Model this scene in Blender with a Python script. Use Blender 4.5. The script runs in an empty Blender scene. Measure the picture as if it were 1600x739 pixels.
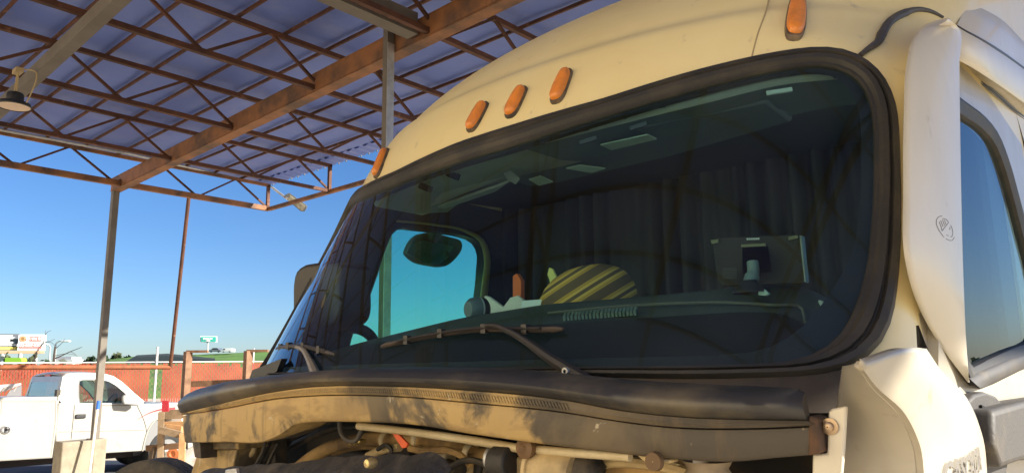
import bpy, bmesh, math, random
import numpy as np
from mathutils import Vector, Matrix
from mathutils.bvhtree import BVHTree
random.seed(7)
C = bpy.context.scene
COL = C.collection
rad = math.radians
# ---------------------------------------------------------------- camera, sky, sun, exposure
# world axes: X = driver side of the truck, Y = towards its rear, Z = up, ground at z = 0
FPX, PITCH, ROLL, YAW = 1150.0, rad(10.4), rad(0.9), rad(41.0)
CAM = np.array([1.391, -0.972, 1.75])
_h = np.array([-math.sin(YAW), math.cos(YAW), 0.0])
_f = np.array([_h[0]*math.cos(PITCH), _h[1]*math.cos(PITCH), math.sin(PITCH)])
_r = np.array([math.cos(YAW), math.sin(YAW), 0.0])
_u = np.cross(_r, _f)
CR = math.cos(ROLL)*_r - math.sin(ROLL)*_u
CU = math.sin(ROLL)*_r + math.cos(ROLL)*_u
CF = _f
cd = bpy.data.cameras.new('camera'); cam = bpy.data.objects.new('camera', cd); COL.objects.link(cam)
cd.sensor_fit = 'HORIZONTAL'; cd.sensor_width = 36.0; cd.lens = FPX/1600*36.0
cd.clip_start = 0.05; cd.clip_end = 4000
M = Matrix(((CR[0], CU[0], -CF[0], CAM[0]), (CR[1], CU[1], -CF[1], CAM[1]), (CR[2], CU[2], -CF[2], CAM[2]), (0, 0, 0, 1)))
cam.matrix_world = M
C.camera = cam

SUN_AZ, SUN_EL = rad(29), rad(27)      # azimuth measured from +X towards +Y
sdir = Vector((math.cos(SUN_AZ)*math.cos(SUN_EL), math.sin(SUN_AZ)*math.cos(SUN_EL), math.sin(SUN_EL)))
world = bpy.data.worlds.new('World'); C.world = world; world.use_nodes = True
nt = world.node_tree; nt.nodes.clear()
sky = nt.nodes.new('ShaderNodeTexSky'); sky.sky_type = 'NISHITA'; sky.sun_disc = False
sky.sun_elevation = SUN_EL; sky.sun_rotation = math.pi/2 - SUN_AZ
sky.air_density = 1.0; sky.dust_density = 0.5; sky.ozone_density = 4.0; sky.altitude = 0
bg = nt.nodes.new('ShaderNodeBackground'); bg.inputs['Strength'].default_value = 0.05
wo = nt.nodes.new('ShaderNodeOutputWorld')
hs = nt.nodes.new('ShaderNodeHueSaturation'); hs.inputs['Saturation'].default_value = 1.15
nt.links.new(sky.outputs[0], hs.inputs['Color']); tint = nt.nodes.new('ShaderNodeMix'); tint.data_type = 'RGBA'; tint.blend_type = 'MULTIPLY'; tint.inputs['Factor'].default_value = 1.0; tint.inputs['B'].default_value = (.68, .75, .90, 1)
nt.links.new(hs.outputs[0], tint.inputs['A']); nt.links.new(tint.outputs['Result'], bg.inputs[0]); nt.links.new(bg.outputs[0], wo.inputs[0])
sl = bpy.data.lights.new('sun', 'SUN'); sl.energy = 3.6; sl.angle = rad(0.6); sl.color = (1.0, 0.93, 0.80)
so = bpy.data.objects.new('sun', sl); COL.objects.link(so)
so.rotation_euler = (-sdir).to_track_quat('-Z', 'Y').to_euler(); so.location = (20, 10, 20)
C.view_settings.view_transform = 'Standard'; C.view_settings.look = 'None'
C.view_settings.exposure = 1.85; C.view_settings.gamma = 1.0
C.view_settings.use_curve_mapping = False
C.cycles.max_bounces = 10; C.cycles.diffuse_bounces = 5; C.cycles.glossy_bounces = 4
C.cycles.transparent_max_bounces = 16; C.cycles.use_denoising = True

# ---------------------------------------------------------------- helpers
def ray(px, py): return (px-800)/FPX*CR - (py-369.5)/FPX*CU + CF
def on_x(px, py, x):
    d = ray(px, py); return CAM + d*((x-CAM[0])/d[0])
def on_y(px, py, y):
    d = ray(px, py); return CAM + d*((y-CAM[1])/d[1])
def on_z(px, py, z):
    d = ray(px, py); return CAM + d*((z-CAM[2])/d[2])
def at(px, py, depth): return CAM + ray(px, py)*depth
def hit(px, py, f, lo=.4, hi=9.0):
    """first point of the sight line on the surface y = f(x, z)"""
    d = ray(px, py); ts = np.linspace(lo, hi, 3000); P = CAM + ts[:, None]*d
    g = P[:, 1] - f(P[:, 0], P[:, 2])
    k = np.where((g[:-1] < 0) & (g[1:] >= 0))[0]
    if len(k) == 0: return P[np.argmin(np.abs(g))]
    i = k[0]; a = g[i]/(g[i]-g[i+1]); return P[i]*(1-a) + P[i+1]*a
def spline(pts, n):
    """smooth open curve through points (Catmull-Rom, by chord length)"""
    p = np.array(pts, float); L = np.r_[0, np.cumsum(np.linalg.norm(np.diff(p, axis=0), axis=1))]
    t = np.linspace(0, L[-1], n); m = np.gradient(p, L, axis=0); out = []
    for s in t:
        i = min(max(np.searchsorted(L, s)-1, 0), len(L)-2); h = L[i+1]-L[i]; u = (s-L[i])/h
        out.append((2*u**3-3*u**2+1)*p[i] + (u**3-2*u**2+u)*h*m[i] + (-2*u**3+3*u**2)*p[i+1] + (u**3-u**2)*h*m[i+1])
    return np.array(out)
def resample(pts, n, closed=False):
    p = np.array(pts, float)
    if closed: p = np.vstack([p, p[:1]])
    L = np.r_[0, np.cumsum(np.linalg.norm(np.diff(p, axis=0), axis=1))]
    t = np.linspace(0, L[-1], n+1)[:-1] if closed else np.linspace(0, L[-1], n)
    return np.stack([np.interp(t, L, p[:, k]) for k in range(p.shape[1])], -1)

def root_loc(o):
    v = Vector((0, 0, 0))
    while o is not None: v += Vector(o.location); o = o.parent
    return v
class MB:
    def __init__(s): s.v = []; s.f = []; s.m = []
    def add(s, vs, fs, mi=0):
        o = len(s.v); s.v += [tuple(map(float, v)) for v in vs]
        s.f += [tuple(i+o for i in f) for f in fs]; s.m += [mi]*len(fs); return s
    def box(s, c, d, rz=0.0, ax=None):
        """box centre c, size d, turned rz about z or given axes ax (3 unit vectors)"""
        c = np.array(c, float)
        if ax is None: ax = [(math.cos(rz), math.sin(rz), 0), (-math.sin(rz), math.cos(rz), 0), (0, 0, 1)]
        ax = np.array(ax, float); vs = []
        for k in (-1, 1):
            for j in (-1, 1):
                for i in (-1, 1): vs.append(c + ax[0]*i*d[0]/2 + ax[1]*j*d[1]/2 + ax[2]*k*d[2]/2)
        return s.add(vs, [(0, 2, 3, 1), (4, 5, 7, 6), (0, 1, 5, 4), (2, 6, 7, 3), (0, 4, 6, 2), (1, 3, 7, 5)])
    def bar(s, a, b, w, h, up=(0, 0, 1)):
        a = np.array(a, float); b = np.array(b, float); d = b-a; L = np.linalg.norm(d); d = d/L
        u = np.array(up, float); sdv = np.cross(d, u)
        if np.linalg.norm(sdv) < 1e-4: sdv = np.cross(d, (1, 0, 0))
        sdv /= np.linalg.norm(sdv); u = np.cross(sdv, d)
        return s.box((a+b)/2, (L, w, h), ax=[d, sdv, u])
    def tube(s, pts, r, n=10, cap=True, closed=False):
        p = np.array(pts, float); N = len(p); rr = np.full(N, r) if np.isscalar(r) else np.array(r, float)
        vs = []; prev = None
        for i in range(N):
            if closed: t = p[(i+1) % N]-p[i-1]
            else: t = p[min(i+1, N-1)]-p[max(i-1, 0)]
            t = t/np.linalg.norm(t)
            if prev is None:
                a = np.cross(t, (0, 0, 1.))
                if np.linalg.norm(a) < .05: a = np.cross(t, (1., 0, 0))
            else: a = prev - t*np.dot(prev, t)
            a = a/np.linalg.norm(a); prev = a; b = np.cross(t, a)
            for k in range(n):
                q = 2*math.pi*k/n; vs.append(p[i] + rr[i]*(a*math.cos(q)+b*math.sin(q)))
        fs = []
        for i in range(N if closed else N-1):
            j = (i+1) % N
            for k in range(n): fs.append((i*n+k, i*n+(k+1) % n, j*n+(k+1) % n, j*n+k))
        if cap and not closed:
            fs.append(tuple(range(n-1, -1, -1))); fs.append(tuple((N-1)*n+k for k in range(n)))
        return s.add(vs, fs)
    def cyl(s, a, b, r, n=20, r2=None):
        return s.tube([a, b], [r, r if r2 is None else r2], n)
    def grid(s, rows, closed=False, mi=0):
        R = len(rows); K = len(rows[0]); vs = [v for r in rows for v in r]; fs = []
        for i in range(R-1):
            for k in range(K if closed else K-1):
                k2 = (k+1) % K; fs.append((i*K+k, i*K+k2, (i+1)*K+k2, (i+1)*K+k))
        return s.add(vs, fs, mi)
    def poly(s, pts, off=None):
        """flat outline; off = vector of its thickness"""
        n = len(pts); p = [np.array(q, float) for q in pts]
        if off is None: return s.add(p, [tuple(range(n))])
        off = np.array(off, float)
        fs = [tuple(range(n)), tuple(range(2*n-1, n-1, -1))] + [(i, n+i, n+(i+1) % n, (i+1) % n) for i in range(n)]
        return s.add(p+[q+off for q in p], fs)
    def ring(s, outer, inner, off):
        """plate with a hole: outer/inner outlines with equal count, thickness off"""
        n = len(outer); off = np.array(off, float); o = [np.array(q) for q in outer]; i_ = [np.array(q) for q in inner]
        vs = o + i_ + [q+off for q in o] + [q+off for q in i_]; fs = []
        for k in range(n):
            j = (k+1) % n
            fs += [(k, j, n+j, n+k), (2*n+j, 2*n+k, 3*n+k, 3*n+j), (j, k, 2*n+k, 2*n+j), (n+k, n+j, 3*n+j, 3*n+k)]
        return s.add(vs, fs)
    def lathe(s, prof, o, ax=(0, 0, 1), n=28):
        ax = np.array(ax, float); ax /= np.linalg.norm(ax)
        a = np.cross(ax, (0, 1., 0)) if abs(ax[1]) < .9 else np.cross(ax, (1., 0, 0)); a /= np.linalg.norm(a); b = np.cross(ax, a)
        rows = [[np.array(o)+ax*h+max(r, 1e-4)*(a*math.cos(2*math.pi*k/n)+b*math.sin(2*math.pi*k/n)) for k in range(n)] for r, h in prof]
        return s.grid(rows, closed=True)
    def build(s, name, mat, parent=None, smooth=False, bevel=0, solid=0, fixn=True, sub=0, seg=2):
        off = root_loc(parent) if parent else Vector((0, 0, 0))
        me = bpy.data.meshes.new(name)
        vs = [Vector(v)-off for v in s.v]
        loc = Vector((0, 0, 0))
        if parent is None:
            lo = [min(v[i] for v in vs) for i in range(3)]; hi = [max(v[i] for v in vs) for i in range(3)]
            loc = Vector(((lo[0]+hi[0])/2, (lo[1]+hi[1])/2, lo[2])); vs = [v-loc for v in vs]
        me.from_pydata(vs, [], s.f)
        mats = mat if isinstance(mat, (list, tuple)) else [mat]
        for m_ in mats: me.materials.append(m_)
        for p, mi in zip(me.polygons, s.m): p.material_index = mi
        if fixn:
            bm = bmesh.new(); bm.from_mesh(me); bmesh.ops.remove_doubles(bm, verts=bm.verts, dist=1e-6)
            bmesh.ops.recalc_face_normals(bm, faces=bm.faces); bm.to_mesh(me); bm.free()
        o = bpy.data.objects.new(name, me); COL.objects.link(o); o.location = loc; o.parent = parent
        if solid:
            md = o.modifiers.new('solid', 'SOLIDIFY'); md.thickness = solid; md.offset = 0
        if bevel:
            md = o.modifiers.new('bevel', 'BEVEL'); md.width = bevel; md.segments = seg; md.limit_method = 'ANGLE'; md.angle_limit = rad(40)
            md.harden_normals = False
        if sub:
            md = o.modifiers.new('sub', 'SUBSURF'); md.levels = sub; md.render_levels = sub
        if smooth or bevel:
            for p in me.polygons: p.use_smooth = True
            if smooth != 'all':
                try: me.set_sharp_from_angle(angle=rad(42))
                except Exception: pass
        return o
def cast(o, frm, d):
    """first hit of a ray on one mesh object (its own unmodified mesh)"""
    off = root_loc(o); t = BVHTree.FromPolygons([v.co+off for v in o.data.vertices], [tuple(p.vertices) for p in o.data.polygons])
    return t
def tag(o, label=None, cat=None, group=None, kind=None):
    if label: o['label'] = label
    if cat: o['category'] = cat
    if group: o['group'] = group
    if kind: o['kind'] = kind
    return o
def thing(name, loc, label, cat, group=None):
    o = bpy.data.objects.new(name, None); COL.objects.link(o); o.location = loc; o.empty_display_size = .2
    return tag(o, label, cat, group)
def children(o): return [c for c in COL.objects if c.parent == o]
def copy_tree(o, parent=None):
    c = o.copy(); COL.objects.link(c); c.parent = parent
    for ch in children(o): copy_tree(ch, c)
    return c
def text_mesh(name, body, size, mat, parent, origin, xdir, ydir, extrude=.002, align='CENTER', shear=0.0, bold=0.0):
    cu = bpy.data.curves.new(name, 'FONT'); cu.body = body; cu.size = size; cu.extrude = extrude; cu.shear = shear
    cu.offset = bold
    cu.align_x = align; cu.align_y = 'CENTER'
    tmp = bpy.data.objects.new(name+'_curve', cu); COL.objects.link(tmp)
    dg = bpy.context.evaluated_depsgraph_get(); me = bpy.data.meshes.new_from_object(tmp.evaluated_get(dg))
    bpy.data.objects.remove(tmp); bpy.data.curves.remove(cu)
    x = Vector(xdir).normalized(); y = Vector(ydir).normalized(); z = x.cross(y).normalized(); y = z.cross(x)
    off = root_loc(parent)
    R = Matrix(((x[0], y[0], z[0]), (x[1], y[1], z[1]), (x[2], y[2], z[2])))
    for v in me.vertices: v.co = R @ v.co + Vector(origin) - off
    me.materials.clear(); me.materials.append(mat)
    o = bpy.data.objects.new(name, me); COL.objects.link(o); o.parent = parent
    return o

# ---------------------------------------------------------------- materials
def mat(name, col, rough=.5, metal=0.0, noise=None, scale=6.0, bump=0.0, bscale=60.0, coat=0.0, contrast=(.4, .62),
        noise2=None, scale2=2.0, contrast2=(.5, .6), stretch=(1, 1, 1), spec=.5, detail=6.0):
    m = bpy.data.materials.new(name); m.use_nodes = True; n = m.node_tree.nodes; l = m.node_tree.links
    b = n['Principled BSDF']; b.inputs['Roughness'].default_value = rough; b.inputs['Metallic'].default_value = metal
    b.inputs['Specular IOR Level'].default_value = spec
    b.inputs['Coat Weight'].default_value = coat; b.inputs['Coat Roughness'].default_value = .08
    c4 = lambda c: (c[0], c[1], c[2], 1)
    b.inputs['Base Color'].default_value = c4(col)
    if noise is None and not bump: return m
    tc = n.new('ShaderNodeTexCoord'); mp = n.new('ShaderNodeMapping'); mp.inputs['Scale'].default_value = stretch
    l.new(tc.outputs['Object'], mp.inputs['Vector'])
    def layer(prev, c2, sc, ct, seed):
        t = n.new('ShaderNodeTexNoise'); t.noise_dimensions = '4D'; t.inputs['W'].default_value = seed
        t.inputs['Scale'].default_value = sc; t.inputs['Detail'].default_value = detail; t.inputs['Roughness'].default_value = .62
        l.new(mp.outputs[0], t.inputs['Vector'])
        rp = n.new('ShaderNodeMapRange'); rp.inputs['From Min'].default_value = ct[0]; rp.inputs['From Max'].default_value = ct[1]
        l.new(t.outputs['Fac'], rp.inputs['Value'])
        mx = n.new('ShaderNodeMix'); mx.data_type = 'RGBA'
        if prev is None: mx.inputs['A'].default_value = c4(col)
        else: l.new(prev, mx.inputs['A'])
        mx.inputs['B'].default_value = c4(c2); l.new(rp.outputs[0], mx.inputs['Factor']); return mx.outputs['Result'], t
    out = None
    if noise is not None:
        out, t = layer(None, noise, scale, contrast, 1.3)
        if noise2 is not None: out, t2 = layer(out, noise2, scale2, contrast2, 7.7)
        l.new(out, b.inputs['Base Color'])
        rr = n.new('ShaderNodeMapRange'); rr.inputs['To Min'].default_value = max(0, rough-.08); rr.inputs['To Max'].default_value = min(1, rough+.12)
        l.new(t.outputs['Fac'], rr.inputs['Value']); l.new(rr.outputs[0], b.inputs['Roughness'])
    if bump:
        t = n.new('ShaderNodeTexNoise'); t.inputs['Scale'].default_value = bscale; t.inputs['Detail'].default_value = 5
        l.new(tc.outputs['Object'], t.inputs['Vector'])
        bp = n.new('ShaderNodeBump'); bp.inputs['Strength'].default_value = bump; bp.inputs['Distance'].default_value = .01
        l.new(t.outputs['Fac'], bp.inputs['Height']); l.new(bp.outputs[0], b.inputs['Normal'])
    return m
def glass(name, tint, ior=1.5, boost=1.0, rough=0.0, haze=None):
    """thin pane: tinted see-through with Fresnel reflection (a real pane has two faces, hence boost)"""
    m = bpy.data.materials.new(name); m.use_nodes = True; n = m.node_tree.nodes; l = m.node_tree.links; n.clear()
    o = n.new('ShaderNodeOutputMaterial'); tr = n.new('ShaderNodeBsdfTransparent'); tr.inputs[0].default_value = (*tint, 1)
    gl = n.new('ShaderNodeBsdfGlossy'); gl.inputs['Roughness'].default_value = rough; gl.inputs['Color'].default_value = (1, 1, 1, 1)
    # Schlick reflectance from the angle, the same from either side of the pane
    ge = n.new('ShaderNodeNewGeometry'); dt = n.new('ShaderNodeVectorMath'); dt.operation = 'DOT_PRODUCT'
    l.new(ge.outputs['Normal'], dt.inputs[0]); l.new(ge.outputs['Incoming'], dt.inputs[1])
    def mth(op, a, b_):
        q = n.new('ShaderNodeMath'); q.operation = op
        for k, v in enumerate((a, b_)):
            if v is None: continue
            if isinstance(v, (int, float)): q.inputs[k].default_value = v
            else: l.new(v, q.inputs[k])
        return q.outputs[0]
    f0 = ((ior-1)/(ior+1))**2
    fr = mth('ADD', mth('MULTIPLY', mth('POWER', mth('SUBTRACT', 1.0, mth('ABSOLUTE', dt.outputs['Value'], None)), 5.0), 1-f0), f0)
    ml = n.new('ShaderNodeMath'); ml.operation = 'MULTIPLY'; ml.inputs[1].default_value = boost; ml.use_clamp = True
    mx = n.new('ShaderNodeMixShader'); l.new(fr, ml.inputs[0]); l.new(ml.outputs[0], mx.inputs[0])
    l.new(tr.outputs[0], mx.inputs[1]); l.new(gl.outputs[0], mx.inputs[2]); last = mx.outputs[0]
    if haze:
        df = n.new('ShaderNodeBsdfDiffuse'); df.inputs[0].default_value = (*haze[0], 1)
        tc = n.new('ShaderNodeTexCoord'); t = n.new('ShaderNodeTexNoise'); t.inputs['Scale'].default_value = 2.5; t.inputs['Detail'].default_value = 8
        l.new(tc.outputs['Object'], t.inputs['Vector'])
        rp = n.new('ShaderNodeMapRange'); rp.inputs['From Min'].default_value = .35; rp.inputs['From Max'].default_value = .8
        rp.inputs['To Max'].default_value = haze[1]; l.new(t.outputs['Fac'], rp.inputs['Value'])
        m2 = n.new('ShaderNodeMixShader'); l.new(rp.outputs[0], m2.inputs[0]); l.new(last, m2.inputs[1]); l.new(df.outputs[0], m2.inputs[2]); last = m2.outputs[0]
    l.new(last, o.inputs[0]); return m
CREAM = mat('cab_paint_warm_lit', (.82, .685, .36), .36, noise=(.77, .62, .295), scale=2.2, contrast=(.40, .66), noise2=(.50, .40, .24), scale2=17, contrast2=(.63, .76), coat=.25, bump=.02, bscale=5, stretch=(1, 1, .45))  # same paint as the white sides, with warm bounced light coloured in
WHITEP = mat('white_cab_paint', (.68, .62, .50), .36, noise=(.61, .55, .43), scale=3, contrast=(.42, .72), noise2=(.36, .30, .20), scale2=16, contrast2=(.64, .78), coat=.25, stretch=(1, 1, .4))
WHITEF = mat('cab_paint_sun_darkened', (.47, .425, .34), .36, noise=(.41, .365, .28), scale=3, contrast=(.42, .72), noise2=(.28, .23, .15), scale2=14, contrast2=(.62, .76), coat=.2)  # same white cab paint, darkened in colour against the direct sun
RUBBER = mat('old_rubber', (.024, .022, .020), .6, noise=(.062, .050, .034), scale=7, contrast=(.48, .72), bump=.15, bscale=90)
COWLBLK = mat('dusty_cowl', (.05, .046, .043), .42, noise=(.30, .22, .12), scale=3.2, contrast=(.40, .62), noise2=(.035, .032, .03), scale2=6, contrast2=(.55, .66), bump=.1, bscale=40)
def cowl_dirt():
    """dust-caked black plastic: tan dust worn off in blotches, mostly gone at the driver end"""
    m = mat('dust_caked_plastic', (.40, .27, .105), .62, bump=.15, bscale=40); n = m.node_tree.nodes; l = m.node_tree.links; b = n['Principled BSDF']
    tc = n.new('ShaderNodeTexCoord'); sx = n.new('ShaderNodeSeparateXYZ'); l.new(tc.outputs['Object'], sx.inputs[0])
    def noise(sc, w, st=(1, 1, 1), det=8):
        mp = n.new('ShaderNodeMapping'); mp.inputs['Scale'].default_value = st; l.new(tc.outputs['Object'], mp.inputs[0])
        t = n.new('ShaderNodeTexNoise'); t.noise_dimensions = '4D'; t.inputs['W'].default_value = w; t.inputs['Scale'].default_value = sc; t.inputs['Detail'].default_value = det; t.inputs['Roughness'].default_value = .6; t.inputs['Distortion'].default_value = .6
        l.new(mp.outputs[0], t.inputs['Vector']); return t.outputs['Fac']
    def rng(v, a, b_, c=0.0, d=1.0):
        r = n.new('ShaderNodeMapRange'); r.interpolation_type = 'SMOOTHSTEP'
        for k, q in zip(('From Min', 'From Max', 'To Min', 'To Max'), (a, b_, c, d)): r.inputs[k].default_value = q
        l.new(v, r.inputs['Value']); return r.outputs[0]
    def add(a, b_, op='ADD'):
        q = n.new('ShaderNodeMath'); q.operation = op; l.new(a, q.inputs[0])
        if isinstance(b_, float): q.inputs[1].default_value = b_
        else: l.new(b_, q.inputs[1])
        return q.outputs[0]
    def mix(f, a, c):
        x = n.new('ShaderNodeMix'); x.data_type = 'RGBA'; l.new(f, x.inputs['Factor'])
        if isinstance(a, tuple): x.inputs['A'].default_value = (*a, 1)
        else: l.new(a, x.inputs['A'])
        x.inputs['B'].default_value = (*c, 1); return x.outputs['Result']
    worn = rng(add(noise(5.0, 2.0), rng(sx.outputs['X'], .25, .95, 0.0, .22)), .50, .585)
    smear = rng(noise(9.0, 5.0, (.5, 1, 1.6)), .50, .60)
    pale = rng(noise(22.0, 9.0), .63, .70)
    streak = rng(noise(16.0, 4.0, (1.6, 1, .18)), .55, .68)
    c = mix(smear, (.47, .315, .12), (.33, .215, .085)); c = mix(worn, c, (.070, .056, .040)); c = mix(add(rng(noise(4.2, 12.0, (1, 1, .7)), .46, .66), .34, 'MULTIPLY'), c, (.33, .235, .11)); c = mix(add(pale, .8, 'MULTIPLY'), c, (.52, .44, .30)); c = mix(add(streak, .45, 'MULTIPLY'), c, (.16, .115, .06))
    l.new(c, b.inputs['Base Color']); return m
COWLTAN = cowl_dirt()
SEALTOP = mat('rubber_seal_top', (.040, .038, .038), .38, noise=(.17, .135, .08), scale=4, contrast=(.46, .66), bump=.08, bscale=60)
AMBER = mat('amber_lens', (.78, .25, .03), .3, noise=(.55, .19, .04), scale=20, contrast=(.45, .7), bump=.25, bscale=220, coat=.2)
AMBASE = mat('lamp_base', (.05, .04, .035), .5, noise=(.2, .14, .08), scale=20)
STEELR = mat('rusty_steel', (.115, .042, .020), .75, noise=(.06, .025, .015), scale=5, contrast=(.4, .65), bump=.2, bscale=50, stretch=(1, 1, 1), noise2=(.30, .14, .07), scale2=12, contrast2=(.6, .75))
STEELD = mat('primer_steel', (.30, .125, .045), .7, noise=(.12, .065, .04), scale=3, contrast=(.4, .6), noise2=(.30, .13, .05), scale2=5, contrast2=(.55, .7), bump=.12, bscale=30)
STEELG = mat('grey_steel', (.16, .14, .115), .65, noise=(.13, .11, .09), scale=4, contrast=(.4, .65), bump=.1)
ROOFB = mat('roof_sheet_underside', (.125, .20, .60), .55, noise=(.105, .17, .54), scale=.7, contrast=(.4, .65), noise2=(.165, .225, .56), scale2=2.5, contrast2=(.5, .7), bump=.10, bscale=1.1)
GALV = mat('galvanised', (.55, .55, .54), .4, metal=.6, noise=(.42, .42, .42), scale=12)
CONC = mat('concrete', (.30, .265, .20), .85, noise=(.22, .185, .135), scale=5, contrast=(.4, .65), bump=.3, bscale=30)
GROUND = mat('yard_ground', (.54, .46, .34), .9, noise=(.46, .39, .285), scale=.6, contrast=(.4, .65), noise2=(.15, .13, .11), scale2=1.6, contrast2=(.6, .72), bump=.3, bscale=8)
SHADOWG = mat('canopy_shadow_dark', (.075, .078, .085), .85, noise=(.055, .057, .062), scale=2, bump=.3, bscale=60)
BLKP = mat('black_plastic', (.022, .022, .024), .45, bump=.1, bscale=300)
BLKM = mat('matte_black_plastic', (.055, .050, .046), .6, noise=(.11, .09, .065), scale=8, contrast=(.5, .75), bump=.12, bscale=120)
INTD = mat('cab_trim_dark', (.040, .050, .065), .7, bump=.1, bscale=200)
INTG = mat('cab_trim_grey', (.26, .275, .25), .65, bump=.1, bscale=200, noise=(.20, .215, .195), scale=5)
# ================================================================ the truck
ZB = 1.578                      # height of the windshield foot
def cx(x): return .19*x*x + .1*x**4
def gy(x, z): return .053 + cx(x) + .56*(z-ZB)
def sstep(t): t = np.clip(t, 0, 1); return t*t*(3-2*t)
def shell_par(z):
    h = np.maximum(z-ZB-.84, 0); y0 = np.where(z-ZB < .84, .053+.56*(z-ZB), .523+.393*h+.869*h*h)
    hw = 1.05 + .087*h - .031*h*h; r = .07 + .33*sstep((z-ZB-.80)/.30)
    y0 = y0 + .022*sstep((h-.235)/.045)
    return y0, hw, r
def shell(x, z):
    x = np.asarray(x, float); z = np.asarray(z, float); y0, hw, r = shell_par(z)
    e = np.clip(np.abs(x)-(hw-r), 0, r)
    y = y0 + cx(x) + r - np.sqrt(np.clip(r*r-e*e, 0, None))
    return np.where(np.abs(x) > hw, y+50*(np.abs(x)-hw), y)
TRUCK = thing('semi_truck', (0, 1.2, 0), 'cream highway truck without its bonnet, five amber lights above its windshield, under the canopy', 'truck')

# windshield outlines on the glass surface, (x, z)
def px_outline(pts, f=gy, off=0.0):
    out = []
    for p in pts:
        q = hit(p[0], p[1], f); out.append((q[0], q[2]))
    return out
R_out = px_outline([(800, 202), (950, 160), (1100, 114), (1200, 91), (1273, 80), (1318, 81), (1362, 105), (1391, 142), (1401, 183), (1405, 300), (1403, 420), (1390, 520), (1360, 565), (1300, 588), (1100, 595), (920, 592)])
R_in = px_outline([(800, 232), (950, 184), (1100, 140), (1200, 115), (1280, 103), (1320, 110), (1350, 135), (1364, 180), (1365, 300), (1355, 420), (1330, 500), (1300, 545), (1240, 570), (1100, 574), (910, 577)])
def close_outline(R):
    # the far half is the mirror image, with the roof line running a little lower there
    ztop = max(p[1] for p in R)
    def low(x, z): return z - .075*float(sstep((z-(ZB+.5))/.3))*float(sstep((-x)/.7))
    zt0, zb0 = R[0][1], R[-1][1]
    L = [(-x, low(-x, z)) for x, z in R[::-1] if x > .30]
    pts = [p for p in R if p[0] > .05] + [(.0, zb0)] + L + [(-.1, zt0-.004)]
    return resample(pts, 160, closed=True)
def smooth_closed(p, k=2):
    for _ in range(k): p = .25*np.roll(p, 1, 0)+.5*p+.25*np.roll(p, -1, 0)
    return p
OUT = smooth_closed(close_outline(R_out)); INN = smooth_closed(close_outline(R_in))
# line the two loops up, starting at the same angle round the window
def align(P, n=160):
    c = np.array([0, ZB+.52]); a = np.arctan2(P[:, 1]-c[1], (P[:, 0]-c[0])); i = np.argmin(np.abs(a-math.pi/2)); P = np.roll(P, -i, 0)
    if (P[5, 0]-P[0, 0]) < 0: P = np.roll(P[::-1], 1, 0)
    return P
OUT = align(OUT); INN = align(INN)
def on_glass(p, off): # off > 0 : outwards (towards -y / up)
    x, z = p; n = np.array([.38*x+.4*x**3, -1, .56]); n = n/np.linalg.norm(n)
    return np.array([x, gy(x, z), z]) + n*off
CEN = np.array([0, ZB+.52])

# ---- cab shell: front wrap with the window opening, roof cap and sides in one skin
def inside(P, q):
    x, z = q; c = False; n = len(P); j = n-1
    for i in range(n):
        if (P[i, 1] > z) != (P[j, 1] > z) and x < (P[j, 0]-P[i, 0])*(z-P[i, 1])/(P[j, 1]-P[i, 1])+P[i, 0]: c = not c
        j = i
    return c
MID = (OUT*.45+INN*.55)
zs = np.r_[np.linspace(ZB+.11, ZB+.80, 52), np.linspace(ZB+.815, ZB+2.5, 100)]
xs = np.sin(np.linspace(-math.pi/2, math.pi/2, 121)*.999)
rows = []; cells = []
b = MB(); KX = len(xs)+8
for z in zs:
    y0, hw, r = [float(q) for q in shell_par(z)]
    row = []
    for q in xs:
        x = hw*q; row.append((x, float(shell(x, z)), z))
    low = z < ZB+.95
    back = .10 if low else 4.6
    L = [(row[0][0]-0.0, row[0][1]+(back)*t, z) for t in (1, .5, .2, .06)]
    Rr = [(row[-1][0]+0.0, row[-1][1]+(back)*t, z) for t in (.06, .2, .5, 1)]
    rows.append(L+row+Rr)
vs = [v for r_ in rows for v in r_]; K = len(rows[0]); fs = []
for i in range(len(rows)-1):
    for k in range(K-1):
        c4 = [rows[i][k], rows[i][k+1], rows[i+1][k+1], rows[i+1][k]]
        cx_ = sum(v[0] for v in c4)/4; cz_ = sum(v[2] for v in c4)/4
        if 4 <= k < K-5 and inside(MID, (cx_, cz_)): continue
        fs.append((i*K+k, i*K+k+1, (i+1)*K+k+1, (i+1)*K+k))
b.add(vs, fs)
topr = rows[-1]
b.add([(v[0], v[1], v[2]) for v in topr]+[(v[0], 6.5, v[2]+.05) for v in topr], [(k, k+1, K+k+1, K+k) for k in range(K-1)])
b.build('cab_shell', CREAM, TRUCK, smooth=True)
# raised seam across the roof cap, right of centre and above the lights
for pts, nm in (([(1345, 90), (1358, 80), (1372, 70), (1380, 55), (1393, 36), (1412, 25), (1438, 18), (1458, 22), (1474, 30)], 'roof_seam'),):
    b = MB(); b.tube(spline([hit(p[0], p[1], shell)+np.array([0, -.006, .003]) for p in pts], 40), np.r_[np.linspace(.006, .012, 12), np.full(16, .011), np.linspace(.009, .004, 12)], 8)
    b.build(nm, BLKM, TRUCK, smooth=True)
b = MB(); b.tube(spline([hit(p[0], p[1], shell) for p in [(1203, -10), (1196, 20), (1182, 60), (1174, 92)]], 14), .0022, 6)
b.build('panel_joint', mat('joint_sealer', (.40, .31, .17), .6), TRUCK, smooth=True)

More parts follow.
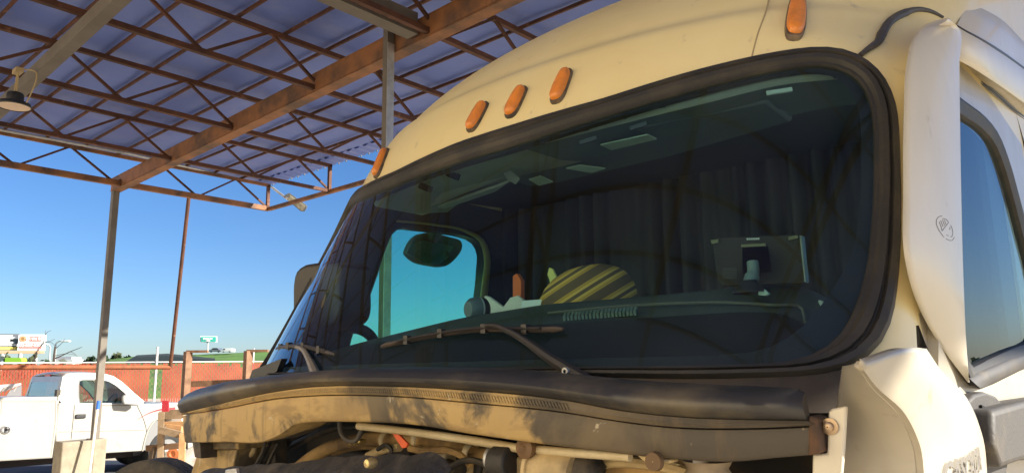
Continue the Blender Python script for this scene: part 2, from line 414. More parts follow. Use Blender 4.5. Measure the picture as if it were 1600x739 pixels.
# ---- windshield glass and its gasket
b = MB(); rings = []
for s in np.linspace(1.0, 0.0, 18)[:-1]:
    rings.append([on_glass(CEN + (MID[k]-CEN)*s, .004) for k in range(160)])
b.grid(rings, closed=True); o = len(b.v); b.v.append(tuple(on_glass(CEN, .004))); base = o-160
b.f += [(base+k, base+(k+1) % 160, o) for k in range(160)]; b.m += [0]*160
GLASS = glass('windshield_glass', (.58, .77, .76), 1.45, 1.1, 0.0, haze=((.34, .31, .24), .035))
b.build('windshield', GLASS, TRUCK, smooth='all')
b = MB(); prof = [(0, -.02), (0, .012), (.12, .022), (.34, .024), (.40, .014), (.46, .014), (.52, .024), (.74, .022), (.84, .012), (.96, .011), (1.0, .002), (1.0, -.02)]
b.grid([[on_glass(OUT[k]*(1-t)+INN[k]*t, h) for k in range(160)] for t, h in prof], closed=True)
b.build('windshield_gasket', RUBBER, TRUCK, smooth=True)
# black printed border along the foot and the corners, just inside the gasket
b = MB(); BORD = [INN[k]*.96+CEN*.04 for k in range(160)]
def bw(k):
    z = INN[k][1]-ZB; return .012+.030*float(sstep((.45-z)/.3))
b.grid([[on_glass(INN[k]*(1-bw(k)*q*1.6)+CEN*bw(k)*q*1.6, -.004) for k in range(160)] for q in (-.6, 0, .5, 1)], closed=True)
b.build('printed_border', BLKP, TRUCK, smooth='all')

# ---- marker lights on the roof cap: lens on a dark base
def marker(ptop, pbot, w):
    a = hit(*ptop, shell); c = hit(*pbot, shell); mid = hit((ptop[0]+pbot[0])/2, (ptop[1]+pbot[1])/2, shell)
    e = 1e-3; n = np.array([-(float(shell(mid[0]+e, mid[2]))-float(shell(mid[0]-e, mid[2])))/(2*e), 1, -(float(shell(mid[0], mid[2]+e))-float(shell(mid[0], mid[2]-e)))/(2*e)])
    n = -n/np.linalg.norm(n); d = (a-c); L = np.linalg.norm(d)*.97; w = w*.86; d = d - n*np.dot(d, n); d /= np.linalg.norm(d); s = np.cross(d, n)
    def loft(bm, prof, wd, ln, taper=1.0):
        N = 28; rws = []
        for q, h in prof:
            r_ = []
            for k in range(N):
                t = 2*math.pi*k/N; cu, su = math.cos(t), math.sin(t)
                uu = math.copysign(abs(cu)**.75, cu); vv = math.copysign(abs(su)**.6, su)
                ww = wd/2*(1-.12*uu)
                r_.append(mid + d*uu*ln/2*(1-(1-q)*.35) + s*vv*ww*q + n*h)
            rws.append(r_)
        bm.grid(rws, closed=True); bm.f.append(tuple(range(len(bm.v)-N, len(bm.v)))); bm.m.append(0)
    bm = MB(); loft(bm, [(1.10, -.02), (1.10, .004), (1.04, .008), (.8, .008)], w, L*1.02)
    base = bm.build('marker_light', AMBASE, TRUCK, smooth=True)
    bm = MB(); loft(bm, [(.98, .006), (.97, .013), (.86, .020), (.62, .024), (.25, .0255)], w, L*.94)
    bm.build('lens', AMBER, base, smooth=True)
    bm = MB()
    for q in (.40,): bm.lathe([(.0055, .0), (.0055, .006), (.001, .008)], mid-d*L*q+n*.014, n, 12)
    bm.build('screw', GALV, base, smooth=True)
marker((889, 110), (868, 161), .050); marker((820, 137), (796, 184), .050); marker((760, 161), (735, 206), .050)
marker((1247, -6), (1241, 57), .052); marker((606, 234), (589, 276), .05)

# ---- driver side: pillar fairing
fo = spline([(1480, 31), (1497, 41), (1499, 100), (1500, 180), (1502, 300), (1505, 420), (1509, 520), (1514, 597)], 40)
fi = spline([(1460, 33), (1440, 42), (1424, 66), (1416, 102), (1412, 180), (1411, 300), (1413, 400), (1425, 452), (1448, 505), (1478, 552), (1512, 597)], 40)
fo = resample(fo, 40); fi = resample(fi, 40)
b = MB(); rws = []
XI, XO = 1.058, 1.112
wf = np.clip((fo[:, 0]-fi[:, 0])/70, 0, 1); wf[:8] = 1; XIv = XI+.026*(1-wf); XOv = XO-.024*(1-wf)
for i in range(40):
    row = [on_x(fi[i][0]+2, fi[i][1], XIv[i]-.02)+np.array([0, .06, 0]), on_x(fi[i][0], fi[i][1], XIv[i])]
    A, B_ = on_x(*fi[i], XIv[i]), on_x(*fo[i], XOv[i])
    for t in np.linspace(.08, 1, 14):
        p = A*(1-t)+B_*t; p = p + np.array([.016*math.sin(math.pi*t)**.8, 0, 0]) * min(1, np.linalg.norm(B_-A)/.15)
        row.append(p)
    wk = min(1, np.linalg.norm(B_-A)/.25); row += [B_+np.array([-.004, .010, 0])*wk, B_+np.array([-.03, .025, 0])*wk]
    rws.append(row)
b.grid(rws); FAIR = b.build('pillar_fairing', WHITEP, TRUCK, smooth='all')
# embossed oval with a small hand-like mark
FT = cast(FAIR, None, None)
def on_fair(px, py, lift=.0008):
    d = Vector(ray(px, py)).normalized(); h_, nn, _, _ = FT.ray_cast(Vector(CAM), d)
    if h_ is None: h_ = Vector(on_x(px, py, 1.08))
    return np.array(h_ - d*lift)
b = MB()
for q in ([(270, 92), (205, 110), (168, 160), (160, 230), (190, 320), (240, 410), (310, 505)], [(345, 525), (400, 558), (460, 562), (510, 500)],
          [(437, 270), (465, 340), (478, 420), (460, 480), (430, 500)], [(215, 205), (250, 290), (272, 380)], [(242, 180), (268, 240), (290, 300)],
          [(280, 165), (300, 220), (320, 280)], [(315, 175), (335, 220), (350, 260)], [(280, 140), (340, 155), (380, 190), (395, 222)], [(395, 222), (340, 290), (272, 380)], [(425, 310), (418, 360)], [(355, 460), (400, 474)]):
    P_ = spline([(1450+p[0]/12.32, 330+p[1]/12.32) for p in q], 4*len(q)); T_ = np.gradient(P_, axis=0); T_ /= np.linalg.norm(T_, axis=1)[:, None]; N_ = np.stack([-T_[:, 1], T_[:, 0]], -1)*.42
    b.grid([[on_fair(*p) for p in P_-N_], [on_fair(*p) for p in P_+N_]])
b.build('embossed_mark', mat('mark_groove', (.09, .07, .045), .6), FAIR, fixn=False)

# ---- body under the fairing, side fender panel, seam, mirror foot
def skin(rows_px, xs_, name, m, back=.03, sm=True, parent=None, nrow=14, ncol=16):
    cols = []
    R_ = [spline([r_[k] for r_ in rows_px], nrow) for k in range(len(rows_px[0]))]
    b_ = MB(); rr = []
    for i in range(nrow):
        P = [on_x(R_[k][i][0], R_[k][i][1], xs_[k]) for k in range(len(R_))]
        rr.append(list(spline(P, ncol)) if len(P) > 2 else [P[0]*(1-t)+P[1]*t for t in np.linspace(0, 1, ncol)])
    b_.grid(rr); return b_.build(name, m, parent or TRUCK, smooth='all', solid=back)
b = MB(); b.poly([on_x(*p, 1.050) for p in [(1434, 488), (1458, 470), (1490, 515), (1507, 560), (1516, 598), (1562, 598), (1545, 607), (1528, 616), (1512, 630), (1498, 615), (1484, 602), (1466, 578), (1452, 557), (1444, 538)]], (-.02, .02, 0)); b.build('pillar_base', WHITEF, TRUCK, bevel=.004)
b = MB()
rowsF = [[(1322, 573), (1336, 569), (1345, 566), (1390, 549), (1441, 545)], [(1318, 600), (1352, 592), (1366, 596), (1410, 572), (1463, 578)], [(1312, 640), (1392, 628), (1410, 640), (1452, 618), (1503, 620)],
         [(1306, 690), (1418, 668), (1433, 688), (1478, 668), (1529, 680)], [(1300, 770), (1426, 752), (1444, 764), (1490, 756), (1538, 764)]]
YF = [.30, .285, .30, .42, .56]; XFc = [None, None, 1.115, 1.12, 1.118]
rr = []
cols = [spline([r_[k] for r_ in rowsF], 26) for k in range(5)]
for i in range(26):
    w_ = i/25
    P0 = on_y(*cols[0][i], .30); P1 = on_y(*cols[1][i], .262); P2 = on_x(*cols[2][i], 1.105); P3 = on_x(*cols[3][i], 1.122); P4 = on_x(*cols[4][i], 1.118)
    fr_ = [P0*(1-t)+P2*t+np.array([0, -.012*math.sin(math.pi*t), 0]) for t in np.linspace(0, 1, 14)]; sd_ = list(spline([P2, P3, P4], 20))
    rr.append(fr_[:-1]+[P2*.93+P0*.07+np.array([.004, -.003, 0])*.0, P2, P2*.96+P3*.04]+sd_[2:])
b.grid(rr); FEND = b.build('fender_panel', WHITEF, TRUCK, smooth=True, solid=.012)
# chrome letters along the side, running up towards the door
CHROME = mat('chrome', (.60, .60, .60), .18, metal=1.0)
LET = text_mesh('model_lettering', 'CASCADIA', .050, CHROME, FEND, on_x(1531, 717, 1.13), on_x(1530, 711, 1.127)-on_x(1480, 741, 1.127), (0, 0, 1), extrude=.001, shear=.3, bold=.0016, align='RIGHT')
ft_ = cast(FEND, None, None); off_ = root_loc(FEND); mx_ = max((v.co.x for v in LET.data.vertices)); mn_ = min((v.co.x for v in LET.data.vertices))
for v in LET.data.vertices:        # lay the letters on the curved panel
    w_ = v.co+off_; h_ = ft_.ray_cast(Vector((1.4, w_.y, w_.z)), Vector((-1, 0, 0)))[0]
    if h_ is not None: v.co.x = h_.x-off_.x+.0075+(.0025 if v.co.x > (mx_+mn_)/2 else -.004)
b = MB(); sm_ = spline([on_x(*p, 1.112) for p in ((1432, 508), (1441, 532), (1453, 560), (1484, 601), (1512, 630), (1526, 664), (1533, 700), (1538, 765))], 40)
b.grid([[p+np.array([.004, -.004, 0]) for p in sm_], [p+np.array([-.002, .012+.022*min(1, i/20), .0]) for i, p in enumerate(sm_)], [p+np.array([-.05, .05, 0])*min(1, .02+i/14) for i, p in enumerate(sm_)]])
b.build('door_seam', BLKP, TRUCK, smooth='all')
b = MB(); foot_o = [(1512, 628), (1520, 618), (1535, 612), (1552, 613), (1563, 622), (1570, 634)]
# black mirror foot, then its arm block reaching outwards
F_ = [((1512, 629), 1.10), ((1524, 616), 1.10), ((1540, 612), 1.10), ((1556, 618), 1.10), ((1572, 636), 1.10), ((1578, 700), 1.10), ((1570, 770), 1.10), ((1542, 770), 1.10), ((1538, 710), 1.10), ((1528, 660), 1.10)]
b.poly([on_x(*p, x) for p, x in F_], (-.03, .02, 0)); MF = b.build('mirror_foot', BLKM, TRUCK, bevel=.006)
b = MB(); a0 = [(1553, 640), (1600, 628), (1690, 612), (1690, 720), (1600, 719), (1566, 732), (1556, 700)]
P = [on_x(*p, 1.12) for p in a0]
b.poly([on_x(*p, 1.135) for p in a0], (-.10, .0, 0)); b.build('mirror_arm', BLKM, TRUCK, bevel=.012, seg=3)
b = MB(); b.poly([on_x(*p, 1.1055) for p in ((1534, 632), (1538, 634), (1545, 643), (1547, 648), (1542, 647), (1536, 640))], (-.004, 0, 0)); b.build('slot', mat('slot_dark', (.006, .006, .006), .9), MF)

# ---- driver door with its window
XD = 1.070
win = [(1490, 164), (1504, 174), (1528, 190), (1550, 214), (1566, 250), (1582, 304), (1597, 362), (1614, 432), (1622, 500), (1612, 538), (1580, 553), (1532, 577), (1516, 586), (1502, 560), (1493, 380)]
wi = resample(spline(win+[win[0]], 90), 72, closed=False)
inn = [on_x(*p, XD) for p in wi]
mid_ = np.mean(inn, 0)
outp = []
for p in inn:   # outer door edge: grown outline clipped to a big rectangle
    d = p-mid_; q = mid_ + d*3.0
    zq = float(np.clip(q[2], 1.2, 2.62)); yq = float(np.clip(q[1], gy(1.03, min(zq, 2.42))+.15, 2.55)); q = np.array([XD, yq, min(zq, 2.56+.13*(yq-1.25))]); outp.append(q)
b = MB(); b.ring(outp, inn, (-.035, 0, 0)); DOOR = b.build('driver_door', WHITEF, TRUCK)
cin = np.array(inn)
b = MB(); g_ = lambda s, dx: [mid_+(p-mid_)*s+np.array([dx, 0, 0]) for p in cin]
b.grid([g_(1.06, .001), g_(1.055, .014), g_(1.03, .016), g_(1.0, .010), g_(.975, .008), g_(.955, .004), g_(.95, -.02)], closed=True)
b.build('window_seal', RUBBER, DOOR, smooth=True)
SIDEG = glass('side_glass', (.52, .72, .74), 1.5, .62)
b = MB(); b.poly(g_(.97, -.008)); b.build('window_pane', SIDEG, DOOR)
# wide dark sill ledge under the window
b = MB(); b.grid([[on_x(*p, XD+.004) for p in ((1510, 587), (1540, 573), (1575, 558), (1625, 540))], [on_x(*p, XD+.020) for p in ((1518, 594), (1545, 580), (1580, 563), (1630, 545))], [on_x(*p, XD+.022) for p in ((1530, 605), (1550, 597), (1590, 577), (1640, 556))], [on_x(*p, XD-.004) for p in ((1533, 608), (1553, 600), (1593, 580), (1643, 559))]])
b.build('sill_ledge', BLKM, DOOR, smooth='all')
b = MB(); b.tube([on_x(*p, XD+.001) for p in ((1583, 170), (1590, 190), (1600, 224), (1615, 300))], .003, 6); b.build('rear_gap', BLKP, DOOR)
# ---- side of the cab above the door: roof edge, drip line and shaded recess
seam = [(1494, 42), (1502, 47), (1530, 62), (1560, 80), (1600, 108), (1640, 138)]
bandl = [(1493, 82), (1501, 87), (1530, 103), (1560, 123), (1600, 153), (1640, 185)]
trim = [(1493, 95), (1501, 101), (1530, 124), (1560, 149), (1580, 167), (1640, 212)]
roofl = [(1506, -4), (1513, 2), (1535, 14), (1562, 29), (1600, 66), (1640, 105)]
S = lambda pts, x, n=24: [on_x(*p, x-.052*(1-min(1, i/9))**1.5) for i, p in enumerate(spline(pts, n))]
b = MB(); b.grid([[q+np.array([-.10, .0, .02]) for q in S(roofl, 1.10)], S(roofl, 1.105), [(q*.5+r_*.5)+np.array([.012, 0, 0]) for q, r_ in zip(S(roofl, 1.105), S(seam, 1.118))], S(seam, 1.118)])
b.build('roof_side', WHITEP, TRUCK, smooth='all')
b = MB(); b.grid([[q+np.array([0, 0, .006]) for q in S(seam, 1.123)], [q+np.array([0, 0, -.004]) for q in S(seam, 1.127)], S(bandl, 1.130), [q+np.array([-.014, 0, -.004]) for q in S(bandl, 1.130)]])
b.build('drip_rail', WHITEP, TRUCK, smooth='all')
b = MB(); b.tube(S(seam, 1.124), .0055, 8); b.build('drip_seal', BLKP, TRUCK, smooth=True)
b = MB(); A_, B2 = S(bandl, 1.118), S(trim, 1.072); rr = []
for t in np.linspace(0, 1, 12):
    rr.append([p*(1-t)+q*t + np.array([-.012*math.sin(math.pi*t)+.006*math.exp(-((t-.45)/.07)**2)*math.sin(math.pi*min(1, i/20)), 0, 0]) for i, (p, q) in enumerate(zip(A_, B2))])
b.grid(rr); b.build('door_recess', mat('recess_shade_paint', (.46, .40, .28), .55, noise=(.30, .26, .17), scale=5, contrast=(.5, .7)), TRUCK, smooth='all')  # darker olive colour holds the shade under the overhang
b = MB(); b.tube(S(trim, 1.076), .0045, 8); b.tube([q+np.array([0, 0, -.011]) for q in S(trim, 1.076)], .002, 6); b.build('door_seal', BLKP, TRUCK, smooth=True)

# ---- cowl: rounded rubber seal, ribbed strip and dust-caked panel below the windshield
def yc(x, z): return .02+.12*x*x + 0*z
TOP = [(284, 641), (286, 628), (296, 615), (330, 602), (400, 590), (450, 584), (520, 579), (600, 577), (700, 577), (800, 581), (900, 591), (1000, 600), (1100, 606), (1200, 609), (1245, 609), (1258, 613)]
G1 = [(284, 645), (300, 641), (350, 629), (422, 613), (479, 605), (604, 603), (740, 610), (885, 625), (972, 641), (1066, 651), (1180, 655), (1262, 656)]
G2 = [(286, 648), (300, 646), (350, 638), (435, 622), (485, 618), (604, 618), (740, 629), (885, 644), (972, 658), (1052, 667), (1175, 669), (1278, 665)]
BOT = [(289, 690), (350, 689), (416, 687), (440, 676), (462, 661), (500, 657), (560, 657), (635, 660), (740, 676), (921, 700), (1066, 715), (1139, 718), (1210, 712), (1280, 706)]
NC = 150
def layer(P, n=NC):
    Q = spline(P, 400); L = np.r_[0, np.cumsum(np.hypot(np.diff(Q[:, 0]), np.diff(Q[:, 1])))]
    return Q
def pick(P, u):   # point of the polyline at sideways fraction u
    Q = spline(P, 300); x0, x1 = Q[0, 0], Q[-1, 0]
    return Q
us = np.linspace(0, 1, NC)
def by_frac(P):
    p = np.array(P, float); Q = spline(P, 500)
    W = np.array([hit(q[0], q[1], yc)[0] for q in Q]); W = (W-W[0])/(W[-1]-W[0]); W = np.maximum.accumulate(W)
    return np.stack([np.interp(us, W, Q[:, 0]), np.interp(us, W, Q[:, 1])], -1)
tT, t1, t2, tB = map(by_frac, (TOP, G1, G2, BOT))
H = lambda q, dy=0.0: hit(q[0], q[1], lambda x, z: yc(x, z)+dy)
rT = [H(q, .012) for q in tT]; r1 = [H(q, -.004) for q in t1]; r2 = [H(q, 0) for q in t2]; rB = [H(q, .004) for q in tB]
b = MB(); ef = [min(1, (NC-1-i)/6, (i+.5)/3) for i in range(NC)]; rows_ = [[p+np.array([0, .09*k, -.02*k]) for p, k in zip(rT, ef)], [p+np.array([0, .045*k, .004*k]) for p, k in zip(rT, ef)], [p+np.array([0, .015*k, .002*k]) for p, k in zip(rT, ef)], rT]
for t, bul in ((.12, .016), (.3, .026), (.5, .028), (.7, .023), (.86, .012), (.95, .004), (1, 0)):
    rows_.append([p*(1-t)+q*t+np.array([0, -bul*min(1, ((NC-1-i+.6)/2.2)**.5, ((i+.3)/4)**.5), 0]) for i, (p, q) in enumerate(zip(rT, r1))])
rows_.append([q+np.array([0, .012, 0]) for q in r1])
b.grid(rows_)
b.add([rows_[i][0] for i in range(len(rows_))], [tuple(range(len(rows_)))]); b.add([rows_[i][-1] for i in range(len(rows_))], [tuple(range(len(rows_)))])
COWL = b.build('cowl_seal', SEALTOP, TRUCK, smooth=True)
b = MB()
b.grid([[p+np.array([0, .012, 0]) for p in r1], [p+np.array([0, -.001, -.001]) for p in r1], [p*.5+q*.5+np.array([0, -.006, 0]) for p, q in zip(r1, r2)], [q+np.array([0, -.004, .001]) for q in r2], [q+np.array([0, .012, 0]) for q in r2]])
b.build('cowl_strip', COWLTAN, TRUCK, smooth=True)
b = MB(); st = []
for i in range(20, NC-30):       # small ribs on the strip
    for f in (0, .5):
        j = min(i+1, NC-1); p = r1[i]*(1-f)+r1[j]*f; q = r2[i]*(1-f)+r2[j]*f
        b.bar(p*.75+q*.25+np.array([0, -.006, 0]), p*.25+q*.75+np.array([0, -.0075, 0]), .0025, .0012, up=(0, -1, 0))
b.build('rib_row', COWLTAN, TRUCK)
b = MB(); rows_ = [[q+np.array([0, .014, 0]) for q in r2], [q+np.array([0, .001, -.002]) for q in r2]]
for t, bul in ((.15, -.001), (.35, -.003), (.6, -.003), (.9, -.001), (1, .0)): rows_.append([p*(1-t)+q*t+np.array([0, bul, 0]) for p, q in zip(r2, rB)])
rows_ += [[q+np.array([0, .004, -.003]) for q in rB], [q+np.array([0, .10, .004]) for q in rB]]
b.grid(rows_)
b.build('cowl_panel', COWLTAN, TRUCK, smooth=True)
b = MB(); e0 = H((1262, 640)); b.poly([on_y(*p, .135) for p in ((1262, 648), (1278, 654), (1281, 708), (1262, 712))], (0, .05, 0)); b.build('cowl_end', mat('rust_dark', (.12, .06, .03), .8, noise=(.04, .03, .025), scale=14), TRUCK, bevel=.004)
# dark body under the glass
b = MB(); b.grid([[(x, gy(x, z)-.008, z) for x in np.linspace(-1.03, 1.03, 50)] for z in np.linspace(ZB+.095, ZB+.165, 5)]); b.build('scuttle', mat('scuttle_plastic', (.075, .055, .036), .55, noise=(.03, .025, .02), scale=5), TRUCK, smooth='all')
# small dark wiper-motor flaps poking up at the far end of the cowl
b = MB()
b.poly([on_y(*p, .17) for p in ((332, 606), (352, 598), (349, 606), (340, 612))], (0, .02, 0)); b.build('cowl_flap', BLKP, TRUCK); b = MB(); b.poly([on_y(*p, .20) for p in ((388, 596), (394, 578), (440, 560), (432, 580), (412, 594))], (0, .02, 0)); b.build('cowl_flap', BLKP, TRUCK)
# white bracket with bolt at the near end
b = MB(); b.poly([on_y(*p, .16) for p in ((1294, 642), (1300, 638), (1322, 634), (1318, 700), (1312, 770), (1268, 770), (1269, 709), (1292, 708))], (0, .012, 0)); BR = b.build('fender_bracket', WHITEP, TRUCK, bevel=.003)
q_ = on_y(1297, 666, .158)
b = MB(); b.lathe([(.012, 0), (.012, -.002), (.007, -.003), (.007, -.010), (.004, -.012), (.001, -.012)], q_, (0, 1, 0), 18); b.build('bolt', mat('bolt_steel', (.45, .33, .22), .4, metal=.8), BR, smooth=True)

# ---- wipers
def gl(px, py, off=.03):
    p = hit(px, py, gy); n = np.array([.38*p[0]+.4*p[0]**3, -1, .56]); return p + n/np.linalg.norm(n)*off*0 - ray(px, py)*off
WIPB = mat('wiper_bronze_rubber', (.075, .052, .034), .5, noise=(.03, .026, .022), scale=18); WIPA = mat('wiper_arm', (.024, .021, .019), .45, noise=(.065, .05, .035), scale=12, contrast=(.5, .75)); PALEA = mat('faded_arm', (.24, .20, .15), .5)
for arm, blade, am, kn in (([(925, 600), (900, 585), (862, 562), (820, 532), (790, 515), (768, 508), (758, 509)], [(596, 541), (640, 531), (700, 520), (760, 514), (820, 515), (880, 514)], WIPA, (767, 509)),
                       ([(500, 600), (492, 582), (482, 560), (472, 545), (462, 542)], [(432, 545), (450, 541), (474, 541), (500, 547), (524, 554)], PALEA, (468, 542))):
    b = MB(); n_ = 18; P_ = spline([gl(*p, .045) for p in arm], n_); w = np.interp(np.linspace(0, 1, n_), [0, .25, .6, .9, 1], [.018, .015, .010, .007, .005])
    b.tube(P_, w*.8, 8); W_ = b.build('wiper', am, TRUCK, smooth=True)
    b = MB(); Q = spline([gl(*p, .022) for p in blade], 30); b.tube(Q, np.r_[.004, np.full(28, .0065), .004], 8); b.build('wiper_blade', WIPB, W_, smooth=True)
    b = MB(); Q2 = spline([gl(p[0], p[1]-1.5, .034) for p in blade], 30)[3:-3]
    b.tube(Q2, .004, 6)
    for t in (2, 8, 15, 21): b.box((Q2[t]+Q[t+3])/2, (.014, .014, .02))
    b.build('blade_frame', WIPA, W_, smooth=True)
    b = MB(); k_ = P_[3]; b.lathe([(.007, 0), (.007, -.018), (.0035, -.018), (.0035, -.016)], k_, (0, 1, 0), 14); b.build('arm_pin', GALV, W_, smooth=True)

# ---- far side: fairing edge, outside mirror, passenger door
b = MB(); e1_ = [(561, 318), (540, 352), (515, 400), (490, 448), (462, 503), (446, 548)]; rr = [[on_x(p[0]-7, p[1], -1.10) for p in spline(e1_, 20)], [on_x(p[0]+1, p[1], -1.09) for p in spline(e1_, 20)], [on_x(p[0]+12, p[1], -1.04) for p in spline(e1_, 20)]]
b.grid(rr); b.build('pillar_fairing', mat('fairing_paint_dusty', (.52, .40, .20), .5, noise=(.38, .28, .14), scale=6), TRUCK, smooth='all', solid=.006)
b = MB(); mo = spline([(456, 505), (456, 470), (457, 440), (461, 424), (472, 414), (486, 411), (512, 409), (530, 411), (530, 440), (520, 505), (490, 515), (462, 515), (456, 505)], 40)[:-1]
mp = [on_y(*p, .62) for p in mo]; b.poly(mp, (.015, .14, 0)); b.build('outside_mirror', mat('mirror_shell', (.020, .016, .012), .5, noise=(.030, .023, .017), scale=5), TRUCK, bevel=.03, seg=4)
XP = -1.055
pw = [(540, 575), (543, 540), (552, 512), (566, 484), (585, 434), (604, 378), (611, 364), (621, 358), (650, 359), (685, 363), (722, 369), (742, 377), (751, 391), (751, 420), (747, 462), (741, 500), (735, 560), (728, 590)]
pwi = resample(spline(pw+[pw[0]], 120), 72); pin = [on_x(*p, XP) for p in pwi]; pm = np.mean(pin, 0)
pout = []
for p in pin:
    q = pm+(p-pm)*2.6; zq = float(np.clip(q[2], 1.2, 2.55)); pout.append(np.array([XP, float(np.clip(q[1], gy(1.03, zq)+.13, 2.3)), zq]))
b = MB(); b.ring(pout, pin, (-.03, 0, 0)); PDOOR = b.build('passenger_door', WHITEP, TRUCK)
pc = lambda s, dx: [pm+(np.array(p)-pm)*s+np.array([dx, 0, 0]) for p in pin]
b = MB(); b.grid([pc(1.12, .004), pc(1.10, .02), pc(1.03, .024), pc(1.0, .016), pc(.995, -.03)], closed=True); b.build('window_seal', BLKP, PDOOR, smooth=True)
b = MB(); b.poly(pc(1.01, -.012)); b.build('window_pane', glass('passenger_glass', (.36, 1.0, .80), 1.45, 1.0), PDOOR)
b = MB(); b.ring([np.array([q[0]+.004, q[1], q[2]]) for q in pout], pc(1.10, .004), (.012, 0, 0)); b.build('door_lining', INTD, PDOOR)
b = MB(); b.grid([[on_x(*p, XP+.045) for p in spline([(620, 344), (680, 350), (730, 360), (755, 374), (765, 400), (763, 440), (760, 470), (757, 500)], 24)], [on_x(*p, XP+.045) for p in spline([(620, 347), (680, 353), (727, 363), (750, 378), (757, 402), (754, 440), (750, 472), (746, 500)], 24)]])
b.build('door_edge_trim', mat('trim_yellowed', (.42, .40, .16), .6), PDOOR, solid=.01, smooth='all')
# look-down mirror hanging at the top of the passenger window, outside
b = MB(); lm = [(627, 397), (634, 380), (646, 368), (662, 365), (690, 371), (712, 380), (713, 388), (704, 404), (688, 417), (664, 416), (640, 409)]
b.poly([on_x(*p, XP-.16) for p in resample(spline(lm+[lm[0]], 60), 40)[:-1]], (.05, 0, .0)); LMM = b.build('lookdown_mirror', BLKM, TRUCK, bevel=.012, seg=3)
b = MB(); b.poly([on_x(*p, XP-.104) for p in [(634, 396), (642, 381), (660, 376), (690, 381), (708, 386), (700, 402), (686, 413), (664, 412)]], (.004, 0, 0)); b.build('mirror_glass', mat('mirror_face', (.42, .46, .44), .25, metal=.6, noise=(.2, .25, .25), scale=7), LMM)
b = MB(); b.tube([on_x(675, 374, XP-.13), on_x(682, 362, XP-.06), on_x(684, 352, XP-.02)], .03, 10); b.build('mirror_bracket', BLKM, LMM, smooth=True)
b = MB(); b.tube(spline([on_x(*p, XP+.05) for p in ((520, 508), (545, 512), (562, 514), (574, 520), (583, 530), (588, 545))], 18), .022, 10); b.build('grab_handle', INTD, TRUCK, smooth=True)
# ---- cab interior
b = MB(); rr = []
for z in np.linspace(ZB+.11, ZB+.93, 58):
    y0, hw, r = [float(q) for q in shell_par(z)]
    row = []
    for q in xs: x = hw*q*.975; row.append((x, float(shell(x/.975, z))+.03, z))
    rr.append([(row[0][0], row[0][1]+t, z) for t in (.07, .04)]+row+[(row[-1][0], row[-1][1]+t, z) for t in (.04, .07)])
K2 = len(rr[0]); fs = []
for i in range(len(rr)-1):
    for k in range(K2-1):
        c4 = [rr[i][k], rr[i][k+1], rr[i+1][k+1], rr[i+1][k]]; X_ = sum(v[0] for v in c4)/4; Z_ = sum(v[2] for v in c4)/4
        if inside(INN*1.0, (X_/.985, Z_)): continue
        fs.append((i*K2+k, i*K2+k+1, (i+1)*K2+k+1, (i+1)*K2+k))
b.add([v for r_ in rr for v in r_], fs); b.build('pillar_lining', INTD, TRUCK, smooth='all')
# sleeper curtain with folds, headliner, side and floor linings
b = MB(); rr = []
rng = np.random.default_rng(3); ph = np.cumsum(rng.uniform(.5, 1.6, 160))
for z in np.linspace(ZB-.5, ZB+1.12, 14):
    rr.append([(x, 1.84+.035*math.sin(ph[i]*1.0)*(.7+.3*math.sin(z*3+i*.2))+.02*math.sin(i*.9), z) for i, x in enumerate(np.linspace(-1.03, 1.03, 160))])
b.grid(rr); b.build('sleeper_curtain', mat('curtain_cloth', (.085, .078, .072), .85, noise=(.045, .044, .05), scale=3, stretch=(1, 1, .2)), TRUCK, smooth='all')
b = MB()
b.poly([(-.80, .93, ZB+.91), (.80, .93, ZB+.91), (.98, 1.25, ZB+.94), (1.02, 2.0, ZB+1.0), (-1.02, 2.0, ZB+1.0), (-.98, 1.25, ZB+.94)], (0, 0, .01))
b.build('headliner', INTD, TRUCK)
b = MB(); b.box((0, 1.2, ZB-.52), (2.04, 1.9, .03)); b.build('cab_floor', INTD, TRUCK)
for sx in (1.03, -1.03):
    b = MB(); b.box((sx, 2.3, 2.0), (.02, 1.1, 1.9)); b.build('side_lining', INTD, TRUCK)
b = MB(); b.box((0, 4.2, 1.9), (2.1, 4.3, 1.5)); b.build('sleeper_box', WHITEP, TRUCK)
# dashboard: rolled crest, pad running to the foot of the glass
DASH = mat('dash_vinyl', (.085, .105, .088), .55, noise=(.06, .075, .066), scale=6, contrast=(.42, .62), noise2=(.22, .24, .20), scale2=9, contrast2=(.66, .78), bump=.25, bscale=260)
crest_px = [(520, 548), (545, 540), (600, 526), (660, 511), (720, 497), (780, 487), (850, 476), (920, 470), (985, 465), (1060, 458), (1150, 450), (1220, 446), (1262, 452), (1290, 472), (1310, 500), (1330, 545)]
def dcy(x, z): return .60+.22*x*x + 0*z
cr = np.array([hit(p[0], p[1], dcy) for p in spline(crest_px, 80)])
b = MB(); rr = []
foot = np.array([(p[0], gy(p[0], ZB+.14)+.035, ZB+.13) for p in cr])
rr.append([p+np.array([0, .30, -.40]) for p in cr]); rr.append([p+np.array([0, .22, -.06]) for p in cr]); rr.append([p+np.array([0, .12, -.012]) for p in cr]); rr.append([p+np.array([0, .05, -.002]) for p in cr]); rr.append(list(cr))
for t in (.06, .14, .25, .4, .6, .8, 1): rr.append([p*(1-t)+q*t+np.array([0, 0, .022*math.sin(math.pi*t)-.01*math.exp(-((t-.14)/.05)**2)]) for p, q in zip(cr, foot)])
rr.append([q+np.array([0, .0, -.03]) for q in foot])
b.grid(rr[:9]); DB = b.build('dashboard', DASH, TRUCK, smooth='all')
b = MB(); b.grid([[p+np.array([0, 0, .001]) for p in rr[8]]]+rr[9:]); b.build('dash_well', BLKP, TRUCK, smooth='all')
